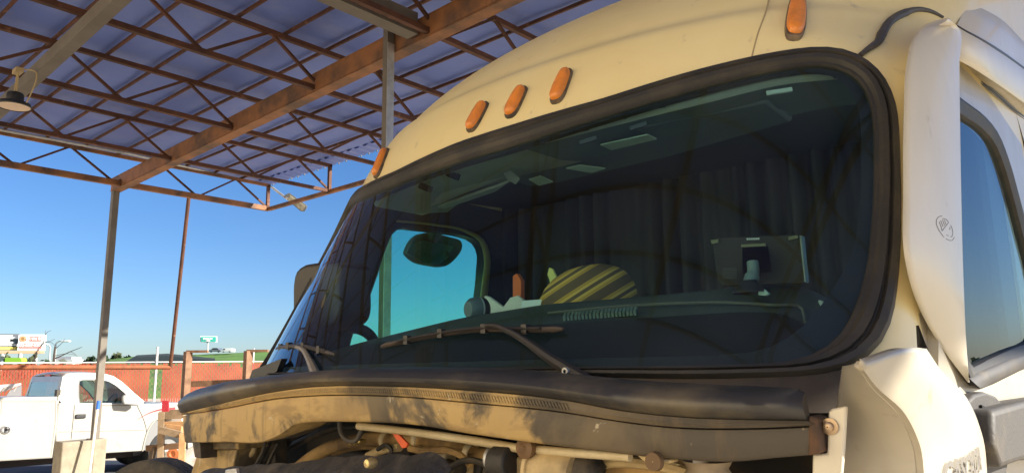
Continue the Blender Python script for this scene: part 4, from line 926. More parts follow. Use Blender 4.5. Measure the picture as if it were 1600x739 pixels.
# rusty pipe frame hanging from the eave down to the fence
PF = thing('pipe_frame', tuple(at(266, 574, 14.6)), 'rusty pipe dropping from the canopy eave to a long level pipe before the fence', 'pipe frame')
b = MB(); b.tube([at(266, 574, 14.6), at(295, 309, 14.0)], .035, 10); b.build('drop_pipe', STEELR, PF, smooth=True)
b = MB(); b.tube([at(266, 573.5, 14.6), at(-60, 574, 12.6)], .045, 10); b.build('level_pipe', mat('pipe_rust', (.28, .085, .03), .7, noise=(.18, .06, .025), scale=5), PF, smooth=True)
# rusty square frame near the cowl
RF = thing('fence_stand', tuple(at(294, 640, 15)*np.array([1, 1, 0])), 'rusty square steel frame with two uprights standing in front of the orange fence', 'frame')
FR = mat('frame_rust', (.24, .13, .07), .75, noise=(.15, .075, .04), scale=6)
D0 = 15.0
for x, y0_ in ((294, 549), (388, 548)):
    b = MB(); p = at(x, y0_, D0); b.box((p[0], p[1], p[2]/2), (.13, .13, p[2])); b.build('upright', FR, RF)
    b = MB(); b.bar(at(x-2, y0_, D0), at(x+31, y0_-.2, D0), .08, .05); b.build('top_arm', FR, RF)
b = MB(); b.bar(at(294, 600, D0), at(430, 595, D0), .10, .12); b.build('cross_rail', FR, RF)

# orange slatted chain-link fence
def fpt(px, z):   # point of the fence plan line under pixel column px
    A = at(-120, 590, 27.6); B_ = at(560, 586, 36.5); d = ray(px, 588)
    u = np.linalg.solve(np.array([[B_[0]-A[0], -d[0]], [B_[1]-A[1], -d[1]]]), CAM[:2]-A[:2])[0]; q = A+(B_-A)*u; return np.array([q[0], q[1], z])
ORS = bpy.data.materials.new('orange_slats'); ORS.use_nodes = True
n = ORS.node_tree.nodes; l = ORS.node_tree.links; bs = n['Principled BSDF']; bs.inputs['Roughness'].default_value = .6
tc = n.new('ShaderNodeTexCoord'); nz = n.new('ShaderNodeTexNoise'); nz.inputs['Scale'].default_value = 1.2; nz.inputs['Detail'].default_value = 6; l.new(tc.outputs['Object'], nz.inputs['Vector'])
cr_ = n.new('ShaderNodeValToRGB'); l.new(nz.outputs['Fac'], cr_.inputs[0]); cr_.color_ramp.elements[0].position = .35; cr_.color_ramp.elements[0].color = (.25, .035, .014, 1); cr_.color_ramp.elements[1].position = .68; cr_.color_ramp.elements[1].color = (.38, .065, .024, 1)
l.new(cr_.outputs[0], bs.inputs['Base Color'])
FEN = thing('slatted_fence', tuple(fpt(240, 0)), 'long orange slatted chain-link fence behind the white pickup', 'fence')
FH = 2.40
A0, B0 = fpt(-110, 0), fpt(860, 0); LEN = np.linalg.norm(B0-A0); DU = (B0-A0)/LEN; NRM = np.array([DU[1], -DU[0], 0])
if np.dot(NRM, CAM-A0) < 0: NRM = -NRM
s243 = np.dot(fpt(243, 0)-A0, DU)
b = MB(); rg = np.random.default_rng(11); s = 0.0
while s < LEN:
    if abs(s-s243) > .22:
        h = FH-.06-(.25*rg.random()**6 if rg.random() < .5 else 0); lo = .05
        if rg.random() < .015: h -= .5
        p = A0+DU*s; b.box((p[0], p[1], (h+lo)/2), (.080, .012, h-lo), ax=[DU, NRM, (0, 0, 1)])
    s += .098
sl_ = b.build('slats', ORS, FEN); sl_['kind'] = 'stuff'
WIRE = mat('wire_grey', (.30, .17, .12), .5, metal=.3)
b = MB()
for k in range(int(LEN/.20)):      # wire weave, coarse
    p = A0+DU*(k*.20)+NRM*.018
    for sgn in (1, -1):
        q = p+DU*sgn*FH*.8; b.add([p+np.array([0, 0, .05]), p+DU*.010+np.array([0, 0, .05]), q+DU*.010+np.array([0, 0, FH-.04]), q+np.array([0, 0, FH-.04])], [(0, 1, 2, 3)])
wm = b.build('wire_mesh', WIRE, FEN); wm['kind'] = 'stuff'
b = MB(); b.tube([A0+[0, 0, FH], B0+[0, 0, FH]], .024, 8); b.build('top_rail', mat('rail_white', (.68, .66, .62), .5), FEN, smooth=True)
for px, h in ((-70, 2.45), (243, 3.05), (395, 3.0), (120, 2.5), (520, 2.5), (640, 2.5), (760, 2.5)):
    p = fpt(px, 0)-NRM*.04 if px != 243 else fpt(px, 0)+NRM*.03
    b = MB(); b.cyl((p[0], p[1], 0), (p[0], p[1], h), .05 if px == 243 else .035, 12); b.build('fence_post', mat('post_white', (.66, .65, .60), .5, noise=(.45, .44, .42), scale=6), FEN, smooth=True)

# grass embankment with a road on top, behind the fence
GR = mat('grass', (.10, .21, .025), .9, noise=(.06, .13, .02), scale=.35, contrast=(.4, .6), noise2=(.20, .20, .07), scale2=.9, contrast2=(.55, .72), bump=.5, bscale=3)
b = MB(); rr = []
ridge = [(-150, 575), (60, 572), (130, 567), (190, 558), (240, 556), (300, 554), (360, 551.5), (420, 549), (520, 545), (650, 540), (800, 536)]
RG = spline(ridge, 60)
for u in np.linspace(0, 1, 26):
    row = []
    for i, p in enumerate(RG):
        top = at(p[0], p[1], 120.0); base = at(p[0], 588, 62.0); base = np.array([base[0], base[1], -.05])
        q = base*(1-u)+top*u; q[2] = base[2]+(top[2]-base[2])*(u**.9); q[2] += .12*math.sin(i*1.7+u*9)*u*(1-u)
        row.append(q)
    rr.append(row)
rr.append([p+np.array([-60*.656, 60*.755, .0]) for p in rr[-1]]); rr.append([p+np.array([-200*.656, 200*.755, -3]) for p in rr[-1]])
b.grid(rr); tag(b.build('embankment', GR, smooth='all'), kind='structure')
b = MB(); b.poly([at(*p, 100) for p in ((196, 568), (214, 558), (262, 555.5), (336, 563), (330, 568))], (0, 0, .3)); tag(b.build('embankment_road', mat('road_far', (.09, .10, .12), .9)), kind='structure')
# ================================================================ white service pickup (its near side faces +X, nose towards +Y)
XPk = -13.2; PW = 1.86
WPK = mat('pickup_white', (.36, .345, .315), .3, noise=(.32, .305, .275), scale=2, contrast=(.45, .75), noise2=(.24, .21, .17), scale2=5, contrast2=(.62, .78), coat=.3)
TYR = mat('tyre_rubber', (.025, .025, .026), .8, noise=(.07, .062, .05), scale=10, contrast=(.5, .75), bump=.2)
PK = thing('pickup_truck', (XPk-PW/2, 3.6, 0), 'white service pickup with toolbox body parked before the orange fence', 'pickup')
def Z4(x, y): return (x/4.128, 560+y/4.128)
def side(pts): return [on_x(*Z4(*p), XPk)[1:] for p in pts]      # (y, z) on the near side plane
# cab body: lower box and tapering greenhouse lofted across the width
low = side([(358, 640), (352, 470), (368, 300), (376, 285), (885, 285), (960, 292), (1170, 282), (1260, 300), (1300, 340), (1310, 520), (1290, 600), (1215, 605), (1200, 500), (1150, 420), (1080, 388), (1010, 392), (965, 440), (935, 520), (918, 596), (690, 610)])
up = side([(376, 290), (392, 225), (410, 150), (425, 112), (450, 99), (520, 95), (620, 96), (700, 102), (750, 116), (800, 150), (870, 220), (945, 287)])
def loft_yz(outline, xs_in, m, name, parent, bev=.02, pole=(0, 0)):
    """outline (y,z) lofted across the width: xs_in = list of (x, scale towards centre line)"""
    b_ = MB(); n_ = len(outline)
    rows_ = [[(x, p[0]*s+pole[0]*(1-s), p[1]*s+pole[1]*(1-s)) for p in outline] for x, s in xs_in]
    b_.grid(rows_, closed=True); b_.f.append(tuple(range(n_))); b_.m.append(0); b_.f.append(tuple(range(len(b_.v)-n_, len(b_.v)))); b_.m.append(0)
    return b_.build(name, m, parent, bevel=bev, seg=3)
c_low = np.mean(np.array(low), 0)
loft_yz(low, [(XPk, .985), (XPk-.03, 1), (XPk-PW+.03, 1), (XPk-PW, .985)], WPK, 'cab_body', PK, .012, c_low)
# greenhouse with tumblehome and real window openings: ring plate on the near side, roof and far side
zb_ = 1.30
def tumb(p, near=True):
    y, z = p; k = max(0, z-1.27)*.20; return np.array([XPk-k if near else XPk-PW+k, y, z])
wl = side([(513, 300), (507, 250), (513, 165), (519, 142), (540, 134), (660, 135), (710, 142), (760, 172), (815, 222), (872, 292), (878, 302), (700, 304)])
ring_o, ring_i = resample(np.array(up), 60, True), None
wl_r = resample(np.array(wl), 60, True)
cc = np.mean(wl_r, 0)
def angsort(P):
    a = np.arctan2(P[:, 1]-cc[1], P[:, 0]-cc[0]); return a
ai = angsort(wl_r); ao = angsort(np.vstack([np.array(up)]))
upc = np.vstack([up, up[:1]]); fine = resample(np.array(up), 800, True); af = angsort(fine)
match = [fine[np.argmin(np.abs(np.angle(np.exp(1j*(af-a)))))] for a in ai]
for near in (True, False):
    b = MB(); b.ring([tumb(p, near) for p in match], [tumb(p, near) for p in wl_r], (-.03 if near else .03, 0, 0)); o = b.build('cab_side', WPK, PK)
    b = MB(); b.ring([tumb(p, near)+np.array([.002 if near else -.002, 0, 0]) for p in wl_r], [tumb(cc+(p-cc)*.955, near)+np.array([.002 if near else -.002, 0, 0]) for p in wl_r], (-.03 if near else .03, 0, 0)); b.build('window_seal', BLKP, o)
    b = MB(); b.poly([tumb(cc+(p-cc)*.96, near)+np.array([-.015 if near else .015, 0, 0]) for p in wl_r]); b.build('side_window', glass('pickup_glass' + ('' if near else '_far'), (.62, .70, .60), 1.45, .9), o)
b = MB(); U = np.array(up)
roofseg = [i for i in range(len(U)) if U[i, 1] > 1.74]
R_ = U[roofseg]
b.grid([[tumb(p, True)+np.array([-.01, 0, -.0]) for p in R_]]+[[tumb(p, True)*(1-t)+tumb(p, False)*t+np.array([0, 0, .035*math.sin(math.pi*t)]) for p in R_] for t in np.linspace(.04, .96, 12)]+[[tumb(p, False)+np.array([.01, 0, 0]) for p in R_]])
b.build('roof', WPK, PK, smooth='all', solid=.02)
fr0, fr1 = np.array(up[-3]), np.array(up[-1])
b = MB(); b.poly([tumb(up[-4]), tumb(up[-1])+np.array([-.03, 0, 0]), tumb(up[-1], False)+np.array([.03, 0, 0]), tumb(up[-4], False)]); b.build('windscreen', glass('pickup_windscreen', (.5, .62, .6), 1.5, 1.5), PK, solid=.01)
b = MB(); Rw = [up[0], up[3]]
b.poly([tumb(up[0])+np.array([-.12, .0, 0]), tumb(up[2])+np.array([-.12, -.005, 0]), tumb(up[2], False)+np.array([.12, -.005, 0]), tumb(up[0], False)+np.array([.12, 0, 0])]); b.build('rear_window', glass('pickup_rear_glass', (.45, .5, .5), 1.5, 1.6), PK, solid=.01)
b = MB(); b.ring([tumb(up[0]), tumb(up[3]), tumb(up[3], False), tumb(up[0], False)], [tumb(up[0])+np.array([-.12, 0, .02]), tumb(up[2])+np.array([-.12, 0, .0]), tumb(up[2], False)+np.array([.12, 0, .0]), tumb(up[0], False)+np.array([.12, 0, .02])], (0, -.012, 0)); b.build('cab_back', WPK, PK)
b = MB(); p = (tumb(up[4])+tumb(up[4], False))/2; b.box(p+np.array([0, -.05, -.015]), (.30, .03, .05)); b.build('brake_lamp', mat('lamp_red', (.45, .02, .03), .3), PK, bevel=.006)
# seat back, steering wheel and dash seen through the window
b = MB(); b.box((XPk-.5, 4.12, 1.18), (.55, .14, .62)); b.box((XPk-1.35, 4.12, 1.18), (.55, .14, .62)); b.build('seat', mat('pickup_seat', (.16, .12, .08), .9), PK, bevel=.04)
b = MB(); c_ = np.array([XPk-.5, 4.75, 1.28]); b.tube([c_+.19*np.array([math.cos(t), .45*math.sin(t), .9*math.sin(t)]) for t in np.linspace(0, 6.283, 33)[:-1]], .016, 8, closed=True); b.box((XPk-PW/2, 5.05, 1.2), (1.6, .25, .2)); b.build('pickup_dash', BLKP, PK)
# door line, handle, crease, moulding, badge dot, mirror
b = MB(); L_ = side([(484, 112), (486, 200), (478, 330), (458, 520)]); b.tube([np.array([XPk-max(0, p[1]-1.27)*.20+.003, p[0], p[1]]) for p in spline(L_, 20)], .004, 6)
L_ = side([(884, 300), (935, 420), (945, 470), (920, 590)]); b.tube([np.array([XPk+.003, p[0], p[1]]) for p in spline(L_, 20)], .004, 6)
b.build('door_gap', mat('gap_dark', (.05, .05, .05), .8), PK)
b = MB(); L_ = side([(380, 470), (700, 463), (930, 458)]); b.tube([np.array([XPk+.002, p[0], p[1]]) for p in L_], .008, 6); b.build('body_crease', WPK, PK, smooth=True)
b = MB(); p, q = side([(484, 373), (552, 373)]); b.box((XPk+.012, (p[0]+q[0])/2, p[1]), (.03, q[0]-p[0], .075)); b.build('door_handle', BLKP, PK, bevel=.015)
b = MB(); p = side([(440, 305)])[0]; b.box((XPk-.005, p[0], p[1]), (.012, .06, .03)); b.build('side_badge', mat('badge_grey', (.3, .3, .3), .4), PK)
b = MB(); mp_ = side([(772, 240), (800, 228), (835, 240), (868, 268), (880, 292), (862, 302), (780, 296), (772, 270)]); b.poly([np.array([XPk+.20, p[0]-.03, p[1]]) for p in mp_], (-.10, .02, 0)); MI = b.build('wing_mirror', mat('mirror_grey', (.28, .28, .28), .4), PK, bevel=.025)
b = MB(); p = side([(845, 275)])[0]; b.bar((XPk-.02, p[0]+.03, p[1]), (XPk+.12, p[0], p[1]), .06, .06); b.build('mirror_stalk', BLKP, MI)
# fender arch, wheel well, stripe
b = MB(); b.poly([np.array([XPk-.04, p[0], p[1]]) for p in side([(925, 590), (940, 520), (970, 440), (1012, 398), (1080, 392), (1150, 425), (1200, 505), (1210, 600)])], (-.3, 0, 0)); b.build('wheel_well', mat('well_grey', (.20, .20, .20), .7), PK)
b = MB(); ah = spline(side([(918, 596), (935, 520), (965, 440), (1010, 392), (1080, 387), (1150, 420), (1205, 500), (1215, 605)]), 30); b.tube([np.array([XPk+.004, p[0], p[1]]) for p in ah], .015, 8); b.build('arch_lip', WPK, PK, smooth=True)
b = MB(); sp_ = spline(side([(886, 392), (930, 366), (985, 342), (1040, 328), (1130, 320)]), 20); b.grid([[np.array([XPk+.005, p[0], p[1]+(.004+.018*i/19)]) for i, p in enumerate(sp_)], [np.array([XPk+.005, p[0], p[1]-(.004+.016*i/19)]) for i, p in enumerate(sp_)]]); b.build('red_stripe', mat('stripe_red', (.50, .03, .045), .4), PK)
def wheel(px, zc_, parent, xo=0.0):
    y_ = on_x(px[0], px[1], XPk)[1]; c_ = np.array([XPk-.05+xo, y_, zc_])
    b_ = MB(); b_.lathe([(.20, .02), (.30, .03), (.36, .015), (.385, -.03), (.385, -.17), (.36, -.215), (.2, -.22)], c_, (1, 0, 0), 32); w_ = b_.build('wheel', TYR, parent, smooth=True)
    b_ = MB(); b_.lathe([(.21, .015), (.19, -.01), (.14, -.02), (.12, .03), (.05, .035), (.001, .03)], c_, (1, 0, 0), 28)
    b_.build('rim', mat('rim_steel', (.42, .42, .43), .35, metal=.6), w_, smooth=True)
wheel(Z4(1085, 600), .385, PK); wheel(Z4(1085, 600), .385, PK, -PW+.42); wheel(Z4(-230, 660), .385, PK); wheel(Z4(-230, 660), .385, PK, -PW+.42)
# service body
sb = side([(332, 640), (345, 545), (362, 420), (366, 300), (366, 244), (0, 250), (-420, 258), (-420, 680), (-340, 676), (-320, 560), (-240, 500), (-160, 560), (-140, 668)])
loft_yz(sb, [(XPk+.05, .995), (XPk+.03, 1), (XPk-PW-.03, 1), (XPk-PW-.05, .995)], WPK, 'service_body', PK, .012, np.mean(np.array(sb), 0))
b = MB()
for a_, c_ in (((6, 276), (355, 271)), ((355, 271), (352, 400)), ((352, 400), (322, 632)), ((322, 632), (0, 650)), ((6, 276), (2, 355))):
    p, q = side([a_, c_]); b.bar((XPk+.053, p[0], p[1]), (XPk+.053, q[0], q[1]), .006, .008)
SBd = b.build('compartment_door', mat('gap_grey', (.30, .29, .27), .7), PK)
p = side([(30, 455)])[0]; b = MB(); b.lathe([(.075, 0), (.075, .012), (.06, .016), (.05, .006), (.001, .004)], (XPk+.05, p[0], p[1]), (1, 0, 0), 24); LT = b.build('latch', mat('latch_steel', (.45, .45, .46), .3, metal=.8), SBd, smooth=True)
b = MB(); b.box((XPk+.062, p[0], p[1]), (.02, .025, .09)); b.box((XPk+.062, p[0]+.02, p[1]-.005), (.02, .06, .03)); b.build('latch_key', BLKP, LT)
b = MB(); p, q = side([(366, 290), (392, 200)]); b.box((XPk-.10, p[0]+.03, (p[1]+q[1])/2), (.12, .06, abs(q[1]-p[1]))); p, q = side([(350, 640), (372, 380)]); b.box((XPk-.06, (p[0]+q[0])/2+.02, (p[1]+q[1])/2), (.05, .05, abs(q[1]-p[1]))); b.build('filler_strip', mat('strip_dark', (.06, .05, .04), .7), PK)
p0, p1 = side([(-420, 690), (920, 620)]); b = MB(); b.box((XPk-PW/2, (p0[0]+p1[0])/2, .36), (1.0, p1[0]-p0[0], .16)); b.build('chassis', mat('chassis_rust', (.05, .035, .03), .8), PK)
# louvred lid lying open on the body
lid = [on_x(*Z4(*p), XPk-.5) for p in ((-200, 175), (140, 166), (140, 240), (-200, 250))]
b = MB(); b.poly([on_x(*Z4(*p), XPk-.1) for p in ((-200, 205), (0, 178), (138, 166), (60, 200), (-60, 236), (-200, 240))], (-.03, 0, .02)); LD = b.build('rack_lid', mat('lid_white', (.66, .64, .6), .5), PK)
b = MB(); b.poly([on_x(*Z4(*p), XPk-.25) for p in ((66, 205), (140, 170), (138, 240), (40, 240))], (-.02, 0, 0)); b.build('lid_box', mat('box_grey', (.15, .15, .16), .6), PK)  # plain dark grey plate beside the lid
b = MB()
for k in range(6):
    a_ = on_x(*Z4(-60+30*k, 232-4*k), XPk-.07); c_ = on_x(*Z4(-10+24*k, 182-2*k), XPk-.07); b.bar(a_, c_, .01, .012)
b.build('louvre', mat('louvre_brown', (.35, .28, .24), .6), LD)

# ---- wood and scrap stand, loose tyre, painted jug
WOOD = mat('weathered_wood', (.34, .24, .15), .8, noise=(.20, .14, .085), scale=8, stretch=(1, 1, 1), contrast=(.4, .65), bump=.2)
WOODL = mat('fresh_wood', (.55, .32, .15), .75, noise=(.42, .22, .10), scale=8)
D1 = 11.4
def W1(x, y, d=D1): return at(230+x/5.725, 610+y/5.725, d)
WS = thing('wooden_stand', tuple(W1(200, 700)*np.array([1, 1, 0])), 'rickety wooden stand of weathered boards and posts beside the truck cowl', 'wooden stand')
def board(a_, c_, w, h, m, name='board', d=D1):
    b_ = MB(); b_.bar(W1(*a_, d), W1(*c_, d), h, w); return b_.build(name, m, WS, bevel=.004)
board((132, 190), (118, 700), .10, .09, WOOD, 'post'); board((318, 380), (305, 700), .10, .09, WOODL, 'post', 11.0)
board((150, 215), (330, 205), .14, .05, WOOD); board((160, 295), (340, 290), .06, .05, WOODL, d=11.2); board((200, 330), (340, 345), .13, .3, WOODL, d=11.3)
board((105, 350), (300, 395), .10, .05, WOOD, d=11.0); board((-10, 515), (310, 490), .09, .04, mat('wood_dark', (.16, .09, .05), .8)); board((60, 500), (20, 690), .12, .05, mat('wood_dark2', (.10, .07, .045), .8), 'post')
b = MB(); b.box(W1(250, 255, 11.6), (.35, .3, .06), rz=.7); b.build('pale_board', mat('board_pale', (.6, .58, .55), .7), WS)
q = W1(160, 140, 11.3); b = MB(); b.poly([W1(*p, 11.3) for p in ((132, 88), (192, 90), (190, 185), (130, 190))], (0, .01, .0)); tag(b.build('red_flag', mat('flag_red', (.60, .03, .06), .6, noise=(.75, .25, .25), scale=30, contrast=(.55, .7))), 'small red warning flag fixed on top of the wooden stand', 'flag')
JG = thing('oil_jug', tuple(W1(215, 640, 12.0)*np.array([1, 1, 0])), 'white metal panel painted with an orange sun-like disc under the wooden stand', 'painted panel')
b = MB(); b.poly([W1(*p, 12.0) for p in ((140, 540), (290, 520), (300, 640), (140, 640))], (0, .12, 0)); JB = b.build('panel_body', mat('jug_white', (.75, .75, .72), .5, noise=(.15, .2, .35), scale=14, contrast=(.56, .66)), JG, bevel=.02)
b = MB(); e_ = W1(230, 565, 11.97); b.lathe([(.095, 0), (.095, .012), (.05, .016), (.04, .004), (.001, .004)], e_, (.656, -.755, 0), 24); b.build('orange_disc', mat('disc_orange', (.55, .17, .06), .6), JB, smooth=True)
b = MB(); b.lathe([(.02, .10), (.3, .12), (.37, .08), (.385, 0), (.37, -.08), (.3, -.12), (.02, -.1)], W1(330, 590, 11.9)+np.array([0, .3, -.2]), (.9, -.3, .3), 24)
tag(b.build('scrap_wheel', mat('scrap_pale', (.42, .38, .33), .7, noise=(.25, .2, .17), scale=6), smooth=True), 'dusty pale wheel leaning behind the wooden stand', 'scrap wheel')
# loose truck tyre standing in front of the stand
TY = thing('loose_tyre', tuple(at(246, 716, 6.3)*np.array([1, 1, 0])), 'worn truck tyre with grooved tread standing on the yard, only its top showing', 'tyre')
ct = at(246, 716, 6.3); R0 = ct[2]/2*1.0
axt = np.array([.50, -.86, .0]); axt /= np.linalg.norm(axt); c_ = np.array([ct[0], ct[1], R0])
b = MB(); pr = [(R0*.58, -.10), (R0*.7, -.135), (R0*.92, -.135), (R0*.985, -.115)]
for k in range(5):
    u0 = -.105+.044*k; pr += [(R0, u0), (R0, u0+.030), (R0*.968, u0+.033), (R0*.968, u0+.041)]
pr += [(R0*.985, .118), (R0*.92, .135), (R0*.7, .135), (R0*.58, .10)]
b.lathe(pr, c_, axt, 64); b.build('tread', mat('tyre_dusty', (.06, .055, .05), .75, noise=(.15, .125, .09), scale=8, contrast=(.45, .7), bump=.2), TY, smooth=True)
b = MB(); b.lathe([(R0*.60, -.08), (R0*.5, -.02), (R0*.35, .0), (R0*.35, .02), (R0*.5, .04), (R0*.60, .08)], c_, axt, 40); b.build('rim', mat('rim_old', (.3, .28, .25), .5), TY, smooth=True)

# ---- far things: billboards, street lamp, bare tree, tree line, highway sign, cars
TURN = .055      # the boards stand turned a little towards the sun: depth grows to the right
def at2(px, py, d): return at(px, py, d+(px-30)*TURN if px < 200 else d+(px-325)*.10)
def bb(px0, py0, px1, py1, d, name, m, parent, th=.5):
    P = [at2(*p, d) for p in ((px0, py0), (px1, py0), (px1, py1), (px0, py1))]
    b_ = MB(); b_.poly(P, (-.656*th, .755*th, 0)); return b_.build(name, m, parent)
XV = CR; ZV = np.array([0, 0, 1.0])
DB_ = 110.0
def words(txt, px, py, size_px, m, parent, d=DB_, name='lettering', align='CENTER'):
    return text_mesh(name, txt, size_px/FPX*d*1.35, m, parent, at2(px, py, d)-CF*.25, at2(px+3, py, d)-at2(px-3, py, d), CU, extrude=.02, align=align, bold=.01)
WHT = mat('sign_white', (.82, .80, .78), .5); RED = mat('sign_red', (.62, .10, .10), .5); PIN = mat('sign_coral', (.70, .20, .19), .5)
B1 = thing('billboard', tuple(at(49, 567, DB_)*np.array([1, 1, 0])), 'white billboard with red lettering panels and an orange disc', 'billboard')
P = [at2(*p, DB_) for p in ((29.5, 522.6), (69.5, 522.6), (67.5, 547.5), (27.3, 547))]
b = MB(); b.poly(P, (-.656*.5, .755*.5, 0)); b.build('board_face', WHT, B1)
def pill(x0, y0, x1, y1, m, parent, d=DB_):
    r = (y1-y0)/2*.8; pts = []
    for cx0, cy0, a0 in ((x1-r, y1-r, 0), (x0+r, y1-r, 90), (x0+r, y0+r, 180), (x1-r, y0+r, 270)):
        for t in range(0, 91, 18): pts.append((cx0+r*math.cos(rad(a0+t)), cy0+r*math.sin(rad(a0+t))))
    b_ = MB(); b_.poly([at2(*p, d)-CF*.12 for p in pts]); return b_.build('panel', m, parent, fixn=False)
pill(46, 524.6, 66.6, 533.2, PIN, B1); pill(31, 535.8, 65.6, 544.6, PIN, B1); pill(31.5, 524.2, 42, 533.6, mat('disc_coral', (.72, .24, .14), .5), B1)
b = MB(); b.lathe([(.28, 0), (.28, .02), (.001, .02)], at(37, 528.8, DB_)-CF*.2, -CF, 20); b.build('logo_dot', mat('dot_orange', (.85, .45, .18), .5), B1)
words('on the Bay', 56.5, 528.8, 4.2, WHT, B1); words('800-609-0200', 48.5, 538.8, 4.6, WHT, B1); words('visit us today', 46, 543.2, 2.0, WHT, B1) if False else None
B2 = thing('billboard', tuple(at(0, 567, DB_)*np.array([1, 1, 0])), 'dark grey billboard with rows of white text and a yellow bottom bar', 'billboard')
b = MB(); b.poly([at2(*p, DB_+1) for p in ((-52, 521.5), (29, 521.5), (26.5, 547), (-54, 547))], (-.3, .4, 0)); b.build('board_face', mat('board_dark', (.10, .11, .13), .5), B2)
bb(-54, 541.8, 25.4, 546.3, DB_+.6, 'yellow_bar', mat('bar_yellow', (.72, .60, .12), .5), B2, .2)
rg = np.random.default_rng(2); b = MB()
for k, (y, xe) in enumerate(((524.9, 19.5), (528.0, 25), (531.4, 15), (534.9, 22), (538.8, 24.5))):
    x = -48
    while x < xe:
        w = rg.uniform(3, 8); w = min(w, xe-x); b.poly([at2(*p, DB_+.6) for p in ((x, y-1.2), (x+w, y-1.2), (x+w, y+1.2), (x, y+1.2))], (-.05, .06, 0)); x += w+.9
b.build('text_rows', WHT, B2)
for B_, xs_, in ((B1, (32, 56)), (B2, (-40, 4))):
    x0, x1 = (27, 63) if B_ is B1 else (-54, 27)
    bb(x0, 547.6, x1, 552, DB_-.3, 'catwalk', mat('catwalk_tan', (.42, .24, .15), .7), B_, 1.0)
    for x in xs_:
        p = at(x, 552, DB_); b = MB(); b.cyl((p[0], p[1], -1), (p[0], p[1], p[2]), .28, 10); b.build('support', mat('support_grey', (.45, .46, .47), .6), B_, smooth=True)
b = MB(); b.poly([at(*p, 60) for p in ((8, 558.6), (32, 558.6), (34, 563), (31, 568), (7, 568))], (-.4, .5, 0)); tag(b.build('lime_panel', mat('lime_green', (.35, .72, .05), .5)), 'bright lime green panel showing above the fence below the billboards', 'panel')
# street lamps
SLm = mat('lamp_pole_grey', (.50, .51, .52), .5)
for (x, yt, arm, d, lb) in ((87, 533, 103, 80, 'grey street lamp with a curved arm beyond the fence'), (78.5, 538, 70, 95, 'thinner far street lamp left of the curved-arm one')):
    p = at(x, 566, d); t = at(x, yt+4, d); S_ = thing('street_lamp', (p[0], p[1], 0), lb, 'street lamp')
    b = MB(); b.tube([np.array([p[0], p[1], 0]), t], [.14, .09], 8); b.build('pole', SLm, S_, smooth=True)
    b = MB(); b.tube(spline([t, at((x*2+arm)/3, yt, d), at(arm, yt-.4, d)], 12), .07, 6); b.build('arm', SLm, S_, smooth=True)
    b = MB(); b.box(at(arm, yt, d), (.9, .4, .18), rz=YAW); b.build('lamp_head', mat('lamp_head_pale', (.7, .7, .7), .4), S_, bevel=.05)
# bare tree with long thin branches
BT = thing('bare_tree', tuple(at(83, 567, 40)*np.array([1, 1, 0])), 'leafless dark tree with long thin branches reaching over the fence', 'tree')
BARK = mat('bark_dark', (.07, .055, .045), .9)
b = MB(); p0 = at(84, 567, 40); b.tube(spline([np.array([p0[0], p0[1], 0]), p0, at(85, 553, 40), at(86.5, 541, 40)], 14), np.linspace(.14, .05, 14), 8); b.build('trunk', BARK, BT, smooth=True)
for pts, r in (([(85, 560), (95, 556), (110, 549), (123, 544), (128, 542)], .035), ([(85, 556), (98, 553), (112, 553), (118, 555)], .02), ([(50, 571), (54, 560), (58, 548), (65, 538), (70, 532)], .045), ([(58, 548), (63, 545), (66, 537), (70, 527), (71, 516)], .022), ([(66, 537), (74, 534), (82, 536), (86, 541)], .02), ([(70, 524), (75, 518), (80, 516)], .018), ([(86, 545), (92, 540), (99, 533), (101, 529)], .02), ([(70, 534), (78, 533), (86, 529)], .016), ([(58, 550), (56, 558), (52, 570)], .03), ([(110, 549), (116, 552), (124, 561)], .015)):
    b = MB(); b.tube(spline([at(*p, 40) for p in pts], 16), np.linspace(r, r*.35, 16), 6); b.build('branch', BARK, BT, smooth=True)
# tree line far off: each crown a cloud of leaf clumps round a trunk
LEAF = [mat('far_leaf_dark', (.045, .075, .030), .9, noise=(.02, .04, .018), scale=.6), mat('far_leaf_olive', (.085, .10, .045), .9, noise=(.05, .06, .03), scale=.6), mat('far_leaf_grey', (.12, .13, .10), .9, noise=(.07, .08, .06), scale=.6)]
def crown(c0, rx, rz, seed, n_=260, leaf=.5):
    rg_ = np.random.default_rng(seed); b_ = MB()
    lob = rg_.normal(size=(7, 3))*np.array([rx*.5, rx*.4, rz*.35])
    for _ in range(n_):
        l0 = lob[rg_.integers(7)]; p_ = np.array(c0)+l0+rg_.normal(size=3)*np.array([rx*.28, rx*.25, rz*.26])
        a_ = rg_.normal(size=3); a_ /= np.linalg.norm(a_); u_ = np.cross(a_, rg_.normal(size=3)); u_ /= np.linalg.norm(u_); s_ = leaf*rg_.uniform(.5, 1.1)
        b_.add([p_+a_*s_, p_+u_*s_*.6, p_-a_*s_, p_-u_*s_*.6], [(0, 1, 2, 3)])
    return b_
